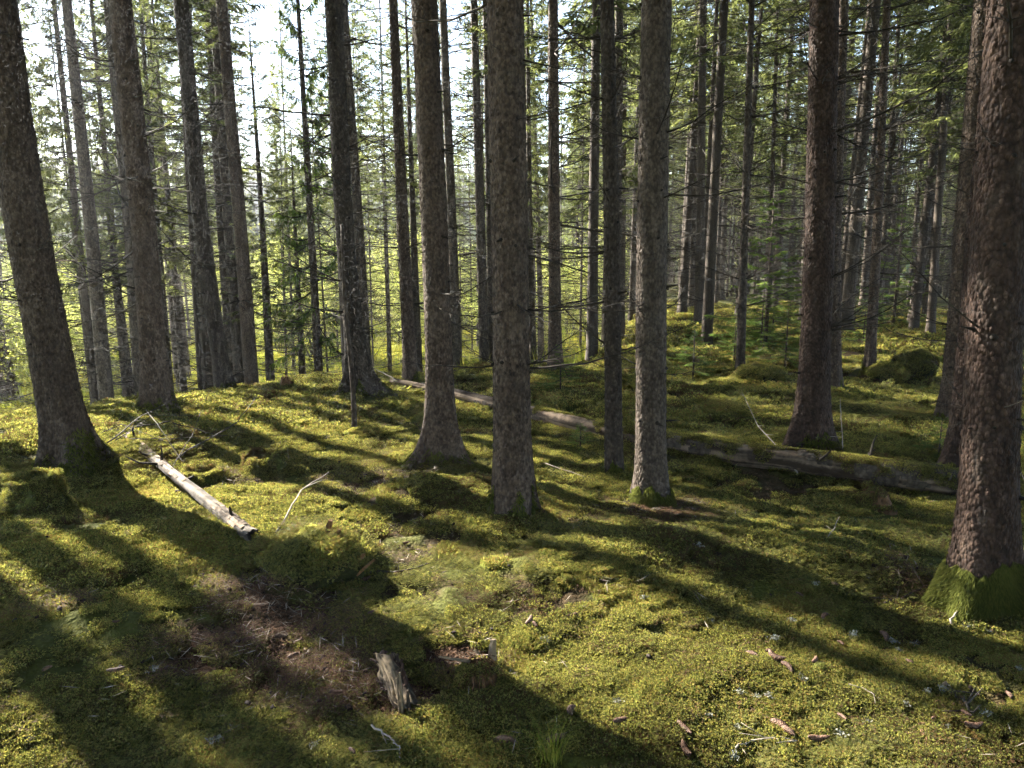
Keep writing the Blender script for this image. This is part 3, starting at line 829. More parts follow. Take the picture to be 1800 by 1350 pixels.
while n < 28 and tries < 6000:
    tries += 1
    a = fr.uniform(-38, 6); rr_ = fr.uniform(18, 52)
    if a < -30 and fr.uniform() < .6: continue
    a = math.radians(a)
    x, y = math.sin(a) * rr_, math.cos(a) * rr_
    if not free(x, y, 1.8) or sun_line(x, y) < 1.0: continue
    rad = fr.choice([.05, .07, .09, .12]) * fr.uniform(.85, 1.15)
    Ht = 11 + rad * 85 + fr.uniform(-1, 2)
    far_tree(x, y, rad, Ht, Ht * fr.uniform(.22, .48), 'airy spruce on the low slope beyond the ridge, seen between the nearer trunks', 'spruces on the slope beyond the ridge', fr.uniform() < .5, None, fr.uniform(.55, .95))
    n += 1

# unseen trees added sunward and behind the viewer to shade the place
SHADE = [(150, 1280, 5.2, .13), (40, 1180, 6, .12), (110, 1000, 6.2, .13), (330, 1320, 8, .11), (900, 1330, 11, .11)]
for px, py, dd, rad in SHADE:
    p = at(px, py)
    x, y = p.x - math.sin(SUN_AZ) * dd, p.y + math.cos(SUN_AZ) * dd
    if not free(x, y, .8): continue
    far_tree(x, y, rad, 19 + fr.uniform(-1, 1), max(9.5, dd * .62 + 3.5 - max(0, -p.x) * .3), 'unseen spruce added past the picture edge to cast shade', 'unseen spruces added for shade', False, None, fr.uniform(.5, .7))
def on_sun(c, t):
    sx, sy = -math.sin(SUN_AZ), math.cos(SUN_AZ)
    return sy * c + sx * t, -sx * c + sy * t
for c, t, rad in ((2.9, 13, .12), (3.08, 15, .13), (1.8, 8.6, .11), (.95, 7.5, .12), (1.5, 11, .10), (4.35, 18.5, .14), (4.65, 20, .14), (4.95, 21, .14), (5.25, 22, .14), (6.15, 25, .15), (6.6, 26, .15), (7.1, 28, .15), (3.55, 16, .13)):  # added trunks that throw streaks of shade over the moss
    x, y = on_sun(c, t)
    if not free(x, y, .5): continue
    far_tree(x, y, rad, 21, 14, 'unseen spruce added past the picture edge to cast shade', 'unseen spruces added for shade', False, None, .5)
for a, q in ((-25.3, 11.3), (-12.2, 14)):  # added out of view behind ridge trunks, for their shadows
    x, y = math.sin(math.radians(a)) * q, math.cos(math.radians(a)) * q
    far_tree(x, y, .11, 19, 12, 'slim spruce added out of sight behind a ridge trunk to cast shade', 'slim trunks added behind the ridge trees for shade', False, None, .6)
x, y = on_sun(3.72, 16.2)  # added so its high crown shades the nearest thick trunk
far_tree(x, y, .13, 22, 12.4, 'unseen spruce added past the picture edge to cast shade', 'unseen spruces added for shade', False, None, .95)
for gx, gy, dd in ((-.9, 2.2, 13.5), (-1.8, 2.2, 13)):  # added so their crowns shade only the nearest moss
    x, y = gx - math.sin(SUN_AZ) * dd, gy + math.cos(SUN_AZ) * dd
    far_tree(x, y, .12, 19, math.tan(SUN_EL) * (dd - .5) - H1(x, y), 'unseen spruce added past the picture edge to cast shade', 'unseen spruces added for shade', False, None, .75)
for x, y, rad, Ht, cb, wd in ((-19.0, 12.0, .12, 15, 4, .9), (-17.5, 18.0, .12, 13, 3.5, .8), (-25, 19, .12, 15, 3, .9)):
    far_tree(x, y, rad, Ht, cb, 'unseen spruce added past the picture edge to cast shade', 'unseen spruces added for shade', False, None, wd)
for k in range(26):  # added round the viewer to hold back sky light
    a = fr.uniform(62, 285) if k > 6 else fr.uniform(70, 130); rr_ = fr.uniform(3.2, 13)
    x, y = math.sin(math.radians(a)) * rr_, math.cos(math.radians(a)) * rr_
    if not free(x, y, 1.6): continue
    far_tree(x, y, .13, 18, fr.uniform(3.5, 6), 'unseen spruce added behind the viewer to block sky light', 'unseen spruces added behind the viewer', False, None, fr.uniform(1.7, 2.2))

# thin poles between them, nearly bare
n = 0; tries = 0
while n < 34 and tries < 4000:
    tries += 1
    a = math.radians(fr.uniform(-33, 14)); rr_ = fr.uniform(15, 40)
    x, y = math.sin(a) * rr_, math.cos(a) * rr_
    if not free(x, y, 1.0) or sun_line(x, y) < .5: continue
    far_tree(x, y, fr.uniform(.035, .065), fr.uniform(11, 15), fr.uniform(5.5, 8), 'thin nearly bare spruce pole beyond the ridge, seen between the nearer trunks', 'thin spruce poles beyond the ridge', False, None, fr.uniform(.35, .55))
    n += 1

# ------------------------------------------------------------------ sunlit shrubs and young broadleaf trees in the clearing
def shrub_mesh(seed, H=5.0, R=1.8, n=7000):
    r = np.random.default_rng(seed); mb = MB()
    lobes = [(np.array([r.normal() * R * .4, r.normal() * R * .4, H * r.uniform(.25, .9)]), R * r.uniform(.3, .6)) for _ in range(11)]
    for c, s in lobes:
        mb.tube(np.array([[0, 0, 0], c * np.array([.35, .35, .5]), c]), [.04, .025, .008], 4, 1, .3, False)
    per = n // len(lobes)
    for c, s in lobes:
        p = c + r.normal(size=(per, 3)) * s * np.array([.55, .55, .6])
        p[:, 2] = np.abs(p[:, 2])
        d = unit(r.normal(size=(per, 3)) + np.array([0, 0, -.3])); l = r.uniform(.05, .12, per)
        w = unit(np.cross(d, r.normal(size=(per, 3)))) * (l * .33)[:, None]
        mb.kites(p, p + d * l[:, None], w, 0, r.uniform(0, 1, per))
    return mb.mesh('foliage', [M['leaf'], M['twig']], False)
SHRUB = [shrub_mesh(500 + k) for k in range(4)]
n = 0; tries = 0
while n < 120 and tries < 7000:
    tries += 1
    a = math.radians(fr.uniform(-42, 9)); rr_ = fr.uniform(19, 75)
    x, y = math.sin(a) * rr_, math.cos(a) * rr_
    if not free(x, y, 2.0): continue
    s = fr.uniform(.6, 1.3)
    e = thing('shrub', (x, y, H1(x, y) - .1), 'sunlit yellow-green leafy shrub in the clearing beyond the ridge', 'shrub', 'shrubs in the sunlit clearing')
    link('foliage', SHRUB[n % 4], e, None, (0, 0, fr.uniform(0, 6)), (s, s, s * fr.uniform(.8, 1.3)))
    taken.append((x, y)); n += 1

# the far interior of the wood: too many thin stems to count, one mass
def far_wood():
    mb = MB(); r = np.random.default_rng(620); n = 420
    a = np.radians(np.where(r.uniform(size=n) < .75, r.uniform(3, 44, n), r.uniform(-36, 8, n))); q = r.uniform(44, 92, n)
    B, T, W, TI = [], [], [], []
    for i in range(n):
        x, y = math.sin(a[i]) * q[i], math.cos(a[i]) * q[i]; z = H1(x, y, False); h = r.uniform(9, 17); rd = r.uniform(.05, .12)
        mb.tube(np.array([[x, y, z - .3], [x + r.normal() * .1, y, z + h * .5], [x + r.normal() * .2, y, z + h]]), [rd, rd * .7, .01], 5, 1, r.uniform(.2, .9), False)
        m = 420; t = r.uniform(.12 if r.uniform() < .4 else .35, 1, m); R_ = r.uniform(1.0, 1.9) * (1.05 - t) ** .7
        th = r.uniform(0, 2 * PI, m); u = np.sqrt(r.uniform(.05, 1, m)) * R_
        b = np.stack([x + np.cos(th) * u, y + np.sin(th) * u, z + h * t - .35 * u], 1); d = unit(np.stack([np.cos(th), np.sin(th), r.uniform(-1.4, .2, m)], 1))
        l = r.uniform(.2, .5, m); B.append(b); T.append(b + d * l[:, None]); W.append(unit(np.cross(d, r.normal(size=(m, 3)))) * r.uniform(.025, .05, m)[:, None]); TI.append(r.uniform(0, 1, m))
    mb.kites(np.vstack(B), np.vstack(T), np.vstack(W), 0, np.concatenate(TI))
    return tag(link('far_wood', mb.mesh('far_wood', [M['needle'], M['bark_far']], False)), 'dense far wood of thin stems closing the view', 'forest', None, 'stuff')
far_wood()

# the wood on the far hill, one mass
def distant_forest():
    mb = MB(); r = np.random.default_rng(600)
    n = 2200
    a = np.radians(r.uniform(-55, 60, n)); rr_ = r.uniform(95, 290, n)
    x = np.sin(a) * rr_; y = np.cos(a) * rr_; z = height(x, y, False) - .5
    h = r.uniform(6, 13, n); w = h * r.uniform(.13, .2, n)
    for lv in range(5):
        q0 = lv / 5; zb = z + h * (q0 * .92 + .03); zt = z + h * (q0 * .92 + .33); ww = w * (1 - q0 * .95)
        K = 7; ph = np.arange(K) / K * 2 * PI
        vs = [np.stack([x, y, np.minimum(zt, z + h)], 1)]
        for k in range(K):
            jr = r.uniform(.55, 1.15, n)
            vs.append(np.stack([x + np.cos(ph[k]) * ww * jr, y + np.sin(ph[k]) * ww * jr, zb - r.uniform(0, .06, n) * h], 1))
        v = np.stack(vs, 1).reshape(-1, 3)
        tri = np.array([[0, 1 + k, 1 + (k + 1) % K] for k in range(K)])[None] + np.arange(n)[:, None, None] * (K + 1)
        mb.add(v, tri.reshape(-1, 3), None, 0, np.repeat(r.uniform(0, 1, n), K + 1))
    return tag(link('distant_forest', mb.mesh('distant_forest', [M['far_wood']], False)), 'dark spruce wood covering the far hillside', 'forest', None, 'stuff')
distant_forest()

# ------------------------------------------------------------------ scattering over the ground
def scatter(name, pts, rot, scl, idx, meshes, label, cat):
    """one mass made of many shared small shapes"""
    src = bpy.data.collections.new(name + '_shapes')
    for k, me in enumerate(meshes):
        src.objects.link(bpy.data.objects.new('%s_shape_%02d' % (name, k), me))
    me = bpy.data.meshes.new(name)
    me.vertices.add(len(pts)); me.vertices.foreach_set('co', np.asarray(pts, np.float32).ravel())
    for nm, ty, arr, key in (('rot', 'FLOAT_VECTOR', rot, 'vector'), ('scl', 'FLOAT', scl, 'value'), ('idx', 'INT', idx, 'value')):
        a_ = me.attributes.new(nm, ty, 'POINT'); a_.data.foreach_set(key, np.asarray(arr, np.int32 if ty == 'INT' else np.float32).ravel())
    o = link(name, me)
    ng = bpy.data.node_groups.new(name + '_spread', 'GeometryNodeTree')
    ng.interface.new_socket('Geometry', in_out='INPUT', socket_type='NodeSocketGeometry')
    ng.interface.new_socket('Geometry', in_out='OUTPUT', socket_type='NodeSocketGeometry')
    gi = ng.nodes.new('NodeGroupInput'); go = ng.nodes.new('NodeGroupOutput')
    ip = ng.nodes.new('GeometryNodeInstanceOnPoints'); ci = ng.nodes.new('GeometryNodeCollectionInfo')
    ci.inputs['Collection'].default_value = src; ci.inputs['Separate Children'].default_value = True; ci.inputs['Reset Children'].default_value = True
    ip.inputs['Pick Instance'].default_value = True
    def named(nm, ty):
        n_ = ng.nodes.new('GeometryNodeInputNamedAttribute'); n_.data_type = ty; n_.inputs['Name'].default_value = nm
        return n_.outputs['Attribute']
    er = ng.nodes.new('FunctionNodeEulerToRotation')
    ng.links.new(named('rot', 'FLOAT_VECTOR'), er.inputs[0])
    ng.links.new(gi.outputs[0], ip.inputs['Points']); ng.links.new(ci.outputs[0], ip.inputs['Instance'])
    ng.links.new(named('idx', 'INT'), ip.inputs['Instance Index']); ng.links.new(er.outputs[0], ip.inputs['Rotation'])
    ng.links.new(named('scl', 'FLOAT'), ip.inputs['Scale']); ng.links.new(ip.outputs[0], go.inputs[0])
    md = o.modifiers.new('spread', 'NODES'); md.node_group = ng
    return tag(o, label, cat, None, 'stuff')

def moss_tile(seed, R=.07, n=270, up=.011, leaf=.0088, spread=.75):
    r = np.random.default_rng(seed); mb = MB()
    rr_ = R * np.sqrt(r.uniform(0, 1, n)); a = r.uniform(0, 2 * PI, n)
    z = up * (1 - (rr_ / R) ** 2) + r.uniform(-.006, .010, n) - .004
    c = np.stack([rr_ * np.cos(a), rr_ * np.sin(a), z], 1)
    ti = r.uniform(0, 1, n)
    for k in range(6):
        th = k / 6 * 2 * PI + r.uniform(0, 1.0, n)
        el = r.uniform(.2, 1.2, n)
        d = np.stack([np.cos(th) * np.cos(el) * spread, np.sin(th) * np.cos(el) * spread, np.sin(el)], 1)
        l = leaf * r.uniform(.55, 1.25, n)
        w = np.stack([-np.sin(th), np.cos(th), 0 * th], 1) * (l * .20)[:, None]
        mb.kites(c, c + d * l[:, None], w, 0, np.clip(ti + r.normal(size=n) * .12, 0, 1), .5)
    # stems below, reaching into the mat
    mb.kites(c - np.array([0, 0, .022]), c + np.array([0, 0, .003]), np.stack([np.cos(a), np.sin(a), 0 * a], 1) * .0016, 0, ti * .3, .5)
    return mb.mesh('moss_tile', [M['moss']], False)
MOSS = [moss_tile(700), moss_tile(701, leaf=.0105, n=200), moss_tile(702, leaf=.0072, n=330), moss_tile(703, up=.018, leaf=.0095), moss_tile(704, up=.008, leaf=.008, spread=1.0)]

def frond_tile(seed, R=.075, n=70):
    """taller feathery moss: little arching fronds with side leaflets"""
    r = np.random.default_rng(seed); mb = MB()
    q = R * np.sqrt(r.uniform(0, 1, n)); a = r.uniform(0, 2 * PI, n); th = r.uniform(0, 2 * PI, n)
    b = np.stack([q * np.cos(a), q * np.sin(a), r.uniform(-.008, .004, n)], 1)
    L = r.uniform(.022, .042, n); ti = r.uniform(0, .8, n)
    f = np.stack([np.cos(th), np.sin(th), 0 * th], 1); sd = np.stack([-np.sin(th), np.cos(th), 0 * th], 1); up = np.array([[0, 0, 1.0]])
    for t in np.linspace(.15, 1, 7):
        c = b + f * (L * .7 * t)[:, None] + up * (L * (.9 * t - .55 * t * t))[:, None]
        for s_ in (-1, 1):
            l = (.0095 * (1.15 - .8 * t)) * r.uniform(.7, 1.3, n)
            mb.kites(c, c + (sd * s_ * .9 + f * .5 + up * .12) * l[:, None], f * (l * .22)[:, None], 0, np.clip(ti + r.normal(size=n) * .08, 0, 1), .5)
    return mb.mesh('moss_tile', [M['moss']], False)
MOSS += [frond_tile(710), frond_tile(711, n=90)]

def polar_points(n, r0, r1, a0, a1, seed):
    r = np.random.default_rng(seed)
    rr_ = np.sqrt(r.uniform(r0 * r0, r1 * r1, n)); a = np.radians(r.uniform(a0, a1, n))
    return np.sin(a) * rr_, np.cos(a) * rr_

EXTRA_MOSS = []      # moss on stumps and boulders: (points, normals-as-euler, scale)
def scatter_moss():
    PX, PY, S = [], [], []
    for n_, r0, r1, a0, a1, s0, s1, seed in ((11000, 1.5, 3.6, -44, 44, .58, .92, 1), (13500, 3.6, 7.0, -42, 42, .85, 1.35, 2), (7500, 7.0, 12.0, -40, 40, 1.7, 2.6, 3), (8000, 12, 32, 2, 42, 3.0, 5.0, 4)):
        x, y = polar_points(n_, r0, r1, a0, a1, 800 + seed)
        PX.append(x); PY.append(y); S.append(np.random.default_rng(850 + seed).uniform(s0, s1, n_))
    x = np.concatenate(PX); y = np.concatenate(PY); s = np.concatenate(S)
    r = np.random.default_rng(870)
    rg = np.interp(np.degrees(np.arctan2(x, y)), RIDGE_A, RIDGE_R); a = np.degrees(np.arctan2(x, y))
    keep = r.uniform(0, 1, len(x)) > soil(x, y) * .93
    keep &= ~((np.hypot(x, y) > rg + 2.5) & (a < 8))
    keep &= r.uniform(0, 1, len(x)) > .7 * (vnoise(x / .30, y / .30, 77) > .45) + .12
    x, y, s = x[keep], y[keep], s[keep]
    z = height(x, y) + .002
    n_ = len(x)
    rot = np.stack([r.normal(size=n_) * .14, r.normal(size=n_) * .14, r.uniform(0, 6.28, n_)], 1)
    pts = np.stack([x, y, z], 1)
    for p, e, sc in EXTRA_MOSS:
        pts = np.vstack([pts, p]); rot = np.vstack([rot, e]); s = np.concatenate([s, sc])
    rk = np.random.default_rng(871)
    kind = vnoise(pts[:, 0] / .55 + 7, pts[:, 1] / .55, 91) + .35 * rk.normal(size=len(pts))
    idx = np.where(kind > .42, rk.integers(5, 7, len(pts)), np.where(kind < -.4, rk.choice([0, 2, 4], len(pts)), rk.integers(0, 5, len(pts))))
    scatter('moss_carpet', pts, rot, s, idx, MOSS, 'deep yellow-green feather moss carpeting the forest floor', 'moss')

# ------------------------------------------------------------------ stumps, boulders, logs
def moss_on(me_obj, n, seed, zmin_n=0.1, sc=(.6, 1.0)):
    """cushions of moss over the upper faces of a thing"""
    me = me_obj.data; mw = Matrix.Translation(me_obj.location) if me_obj.parent is None else Matrix.Translation(me_obj.parent.location)
    r = np.random.default_rng(seed)
    P, E, S = [], [], []
    ar = np.array([p.area * max(0, p.normal.z - zmin_n + .25) for p in me.polygons]); ar /= ar.sum()
    for k in r.choice(len(ar), n, p=ar):
        pl = me.polygons[k]
        P.append((mw @ pl.center) + Vector(r.normal(size=3) * .01)); e = pl.normal.to_track_quat('Z', 'Y').to_euler()
        E.append((e.x, e.y, e.z)); S.append(r.uniform(*sc))
    EXTRA_MOSS.append((np.array([tuple(p) for p in P]), np.array(E), np.array(S)))

def lump(name, p, rx, ry, rz, seed, mat, rough=.18, sub=4, sink=.25):
    import bmesh
    bm = bmesh.new(); bmesh.ops.create_icosphere(bm, subdivisions=sub, radius=1)
    for v in bm.verts:
        c = v.co.copy()
        k = 1 + rough * float(vnoise(c.x * 1.7 + seed, c.y * 1.7 + c.z * 1.3, seed)) + rough * .4 * float(vnoise(c.x * 4 + seed, c.y * 4 - c.z * 4, seed + 1))
        v.co = Vector((c.x * rx * k, c.y * ry * k, c.z * rz * k))
    me = bpy.data.meshes.new(name); bm.to_mesh(me); bm.free()
    for f in me.polygons: f.use_smooth = True
    me.materials.append(M[mat])
    return me

def boulder(px, py, rx, ry, rz, seed, lab, nm=220):
    p = at(px, py)
    o = tag(link('boulder', lump('boulder', p, rx * .66, ry * .66, rz * .6, seed, 'moss_solid'), None, (p.x, p.y, p.z + rz * .35)), lab, 'boulder', 'mossy boulders on the forest floor')
    moss_on(o, int(nm * 1.5), seed, 0.0, (.8, 1.35))
boulder(1605, 655, .36, .34, .30, 31, 'largest rounded mossy boulder, beyond the two thick trunks at the picture edge')
boulder(1560, 665, .30, .30, .17, 32, 'low mossy boulder tucked against the largest boulder', 110)
boulder(1228, 672, .26, .22, .13, 33, 'low bright mossy boulder by itself between sunlit-edge spruce and single grey trunk', 90)
boulder(1335, 668, .42, .3, .18, 34, 'flat yellow mossy boulder at the foot of the single grey trunk', 140)

def stump_mesh(seed, r0, h, jag, mat_side, flare=.9, S=40, hollow=True):
    r = np.random.default_rng(seed); mb = MB()
    th = np.arange(S) / S * 2 * PI
    roots = [(r.uniform(0, 6.28), r.uniform(.3, .9), r.uniform(4, 10)) for _ in range(4)]
    top = h * (1 - jag * (.5 + .5 * np.array([float(vnoise(math.cos(t) * 2.2 + seed, math.sin(t) * 2.2, seed)) for t in th]))) + r.normal(size=S) * h * .05 * (1 if jag > .2 else .2)
    rows = 12; V = []
    for k in range(rows):
        q = k / (rows - 1); z = -.12 + (top + .12) * q
        zz = np.clip(z, 0, None)
        fl = flare * r0 * np.exp(-zz / (.05 + .35 * r0)) * (.5 + sum(a * np.clip(np.cos(th - b), 0, 1) ** c for b, a, c in roots))
        rr_ = r0 * (1 - .12 * q) + fl
        rr_ = rr_ * (1 + .06 * vnoise(np.cos(th) * 3 + seed, np.sin(th) * 3 + z * 9, seed + 3))
        V.append(np.stack([np.cos(th) * rr_, np.sin(th) * rr_, z], 1))
    # broken inside
    q = V[-1].copy(); q[:, :2] *= .72; q[:, 2] -= h * .12; V.append(q)
    q = V[-1].copy(); q[:, :2] *= .5; q[:, 2] = top.mean() - h * (.3 if hollow else .1) + r.normal(size=S) * .008; V.append(q)
    n = len(V); V = np.vstack(V + [np.array([[0, 0, top.mean() - h * (.33 if hollow else .08)]])])
    i = np.arange(n - 1)[:, None] * S; j = np.arange(S)[None, :]; j2 = (j + 1) % S
    quads = np.stack([i + j, i + j2, i + S + j2, i + S + j], -1).reshape(-1, 4)
    tri = [((n - 1) * S + k, (n - 1) * S + (k + 1) % S, n * S) for k in range(S)]
    mb.add(V, tri, quads, 0, .5)
    return mb.mesh('stump', [M[mat_side]])

def stump(px, py, r0, h, seed, lab, mat='moss_solid', jag=.35, nm=140, flare=.9, sc=(.55, .95)):
    p = at(px, py); z = H1(p.x, p.y) - .02
    e = thing('tree_stump', (p.x, p.y, z), lab, 'stump', 'old stumps on the forest floor')
    o = link('stump_wood', stump_mesh(seed, r0, h, jag, mat, flare), e)
    if nm: moss_on(o, nm, seed, 0.0, sc)
    return e
stump(68, 905, .125, .24, 41, 'moss-covered round stump in the shade before the massive leaning spruce', nm=190, jag=.12)
stump(470, 832, .13, .20, 42, 'moss-covered stump with sloping roots, standing alone past the pale fallen log', nm=200, jag=.3)
stump(362, 848, .12, .17, 43, 'low mossy stump close beside the pale fallen log', nm=140, jag=.2)
e = stump(497, 815, .05, .20, 44, 'small dark broken stump right behind the moss-covered sloping stump', 'wood_grey', .5, 0, .3)
stump(1537, 884, .07, .15, 45, 'small broken brown stump before the mossy end of the long log', 'wood_rot', .6, 26, 1.0, (.4, .6))
stump(228, 705, .09, .20, 46, 'dark little stump at the ridge edge beside the stout ridge spruce', 'wood_rot', .5, 20, .5)
stump(180, 705, .16, .15, 47, 'broad crumbling stump at the ridge edge below the many branched spruce', 'wood_rot', .7, 30, .6)
stump(505, 682, .07, .16, 48, 'small dark stump on the ridge crest in front of the clearing', 'wood_rot', .4, 14, .4)

def splinter(mb, p, d, l, w, t, r, mat=0):
    """a torn board-like splinter from p along d"""
    d = np.asarray(d, float); d /= np.linalg.norm(d)
    s = np.cross(d, r.normal(size=3)); s /= np.linalg.norm(s); u = np.cross(d, s)
    n = 6; q = np.linspace(0, 1, n); rows = []
    for k in range(n):
        ww = w * (1 - .55 * q[k] ** 1.5) * r.uniform(.8, 1.15); tt = t * (1 - .5 * q[k])
        c = np.asarray(p) + d * l * q[k] + s * r.normal() * w * .12
        rows.append(np.array([c + s * ww + u * tt, c - s * ww + u * tt, c - s * ww - u * tt, c + s * ww - u * tt]))
    V = np.vstack(rows); i = np.arange(n - 1)[:, None] * 4; j = np.arange(4)[None]; j2 = (j + 1) % 4
    Q = np.stack([i + j, i + j2, i + 4 + j2, i + 4 + j], -1).reshape(-1, 4)
    mb.add(V, None, np.vstack([Q, [[3, 2, 1, 0]], [[(n - 1) * 4 + a for a in range(4)]]]), mat, r.uniform(.2, .9))

def wood_chunk():
    """tilted slab of old split wood in the foreground, hollow underneath, with torn strips"""
    p = at(716, 1252); z = H1(p.x, p.y)
    e = thing('wood_chunk', (p.x, p.y, z), 'pale split slab of stump wood tilted upright among the cones', 'wood')
    r = np.random.default_rng(61)
    # slab: grid in (u across, v along), curved like a shell of a trunk
    nu, nv = 26, 40; W, L = .078, .225
    U, Vv = np.meshgrid(np.linspace(-1, 1, nu), np.linspace(0, 1, nv), indexing='ij')
    wid = W * (.62 + .42 * Vv - .30 * Vv ** 4)
    edge = .10 * vnoise(Vv * 7 + 3, U * 0 + np.sign(U), 5)
    x = U * wid * .62 * (1 + edge) + .012 * vnoise(Vv * 4, U, 6)
    bulge = .036 * (1 - U ** 2) + .006 * vnoise(U * 5, Vv * 4, 7) + .004 * vnoise(U * 16, Vv * 7, 8)
    top = L * (Vv * (1 + .10 * vnoise(U * 3 + 1, U * 0 + 2, 9) * Vv) - .08 * (1 - Vv) * np.abs(vnoise(U * 4, U * 0, 3)))
    ax = np.array([-.46, .76, .42]); ax /= np.linalg.norm(ax)
    sx = np.array([.80, .20, .55]); sx -= ax * sx.dot(ax); sx /= np.linalg.norm(sx)
    nr = np.cross(sx, ax)
    front = x[..., None] * sx + top[..., None] * ax + bulge[..., None] * nr
    back = front - nr * (.020 + .006 * vnoise(U * 3, Vv * 3, 10))[..., None]
    mb = MB(); G = np.arange(nu * nv).reshape(nu, nv); K = nu * nv
    q1 = np.stack([G[:-1, :-1], G[1:, :-1], G[1:, 1:], G[:-1, 1:]], -1).reshape(-1, 4)
    q2 = q1[:, ::-1] + K
    rim = []
    loop = [G[i, 0] for i in range(nu)] + [G[-1, j] for j in range(1, nv)] + [G[i, -1] for i in range(nu - 2, -1, -1)] + [G[0, j] for j in range(nv - 2, 0, -1)]
    for a, b in zip(loop, loop[1:] + loop[:1]): rim.append((b, a, a + K, b + K))
    mb.add(np.vstack([front.reshape(-1, 3), back.reshape(-1, 3)]), None, np.vstack([q1, q2, rim]), 0, np.tile(np.clip(.55 + .55 * vnoise(U * 7, Vv * 2.2, 15) + .25 * vnoise(U * 15, Vv * 5, 16), 0, 1).ravel(), 2))
    link('wood_slab', mb.mesh('wood_slab', [M['wood_grey']]), e, (0, 0, .02))
    # dark bark left along the top edge
    mb = MB()
    for k in range(46):
        v = r.uniform(.35, 1.02); u = r.choice([-1, 1, 1]) * r.uniform(.75, 1.0) if v < .9 else r.uniform(-1, 1)
        i = int((u + 1) / 2 * (nu - 1)); j = min(nv - 1, int(v * (nv - 1)))
        splinter(mb, front[i, j] - nr * .004, ax * r.uniform(.2, 1) + sx * r.normal() * .5 + nr * .2, r.uniform(.012, .035), r.uniform(.004, .009), .003, r)
    tag(link('bark_crust', mb.mesh('bark_crust', [M['peat']], False), e, (0, 0, .02)), kind='stuff')
    for k, (u, l) in enumerate(((-.5, .15), (-.2, .17), (.35, .10))):
        mb = MB(); splinter(mb, (u * W * .5, -.02, -.05), (-.06, -.02 + .02 * k, 1), l + .05, .008, .005, r)
        link('torn_strip', mb.mesh('torn_strip', [M['wood_grey']], False), e)
wood_chunk()

def rotten_stump():
    p = at(845, 1200); z = H1(p.x, p.y)
    e = thing('tree_stump', (p.x, p.y, z), 'rotten stump with hanging orange wood fibres and one upright grey shard', 'stump', 'old stumps on the forest floor')
    r = np.random.default_rng(62)
    o = link('stump_wood', stump_mesh(63, .05, .085, .6, 'wood_rot', .5), e); moss_on(o, 34, 67, 0.0, (.4, .7))
    mb = MB()
    for k in range(190):
        th = r.uniform(0, 2 * PI); h = r.uniform(.03, .10); q = r.uniform(.0, .05)
        b = np.array([math.cos(th) * q, math.sin(th) * q, h]); l = r.uniform(.05, .12)
        tip = np.array([math.cos(th) * (q + r.uniform(.02, .06)), math.sin(th) * (q + r.uniform(.02, .06)), max(-.01, h - l)])
        mid = (b + tip) / 2 + np.array([math.cos(th), math.sin(th), .6]) * .015
        mb.tube([b, mid, tip], [.0022, .002, .0008], 3, 0, r.uniform(0, 1), False)
    tag(link('wood_fibre', mb.mesh('wood_fibre', [M['wood_rot']], False), e), kind='stuff')
    mb = MB(); splinter(mb, (.03, .09, -.02), (.12, .25, 1), .135, .030, .012, r)
    tag(link('wood_shard', mb.mesh('wood_shard', [M['wood_grey']], False), e), 'upright grey pointed shard')
    mb = MB(); splinter(mb, (-.04, .01, .08), (-1, .1, .12), .12, .012, .006, r)
    link('wood_shard', mb.mesh('wood_shard', [M['wood_grey']], False), e)
rotten_stump()

def mound_stump():
    p = at(560, 985); z = H1(p.x, p.y)
    e = thing('tree_stump', (p.x, p.y, z), 'mossy mound of a rotted stump with dark broken wood by the pale log end', 'stump', 'old stumps on the forest floor')
    r = np.random.default_rng(64)
    o = link('stump_wood', lump('stump_wood', p, .22, .18, .13, 65, 'moss_solid', .25), e)
    moss_on(o, 170, 66, 0, (.6, 1.0))
    for k in range(6):
        mb = MB(); splinter(mb, (.03 + .035 * k, .02 - .02 * k, .07 - .02 * k), (.25 + .12 * k, -.1, 1 - .05 * k), r.uniform(.06, .15), .02, .009, r)
        link('wood_shard', mb.mesh('wood_shard', [M['wood_rot']], False), e)
mound_stump()

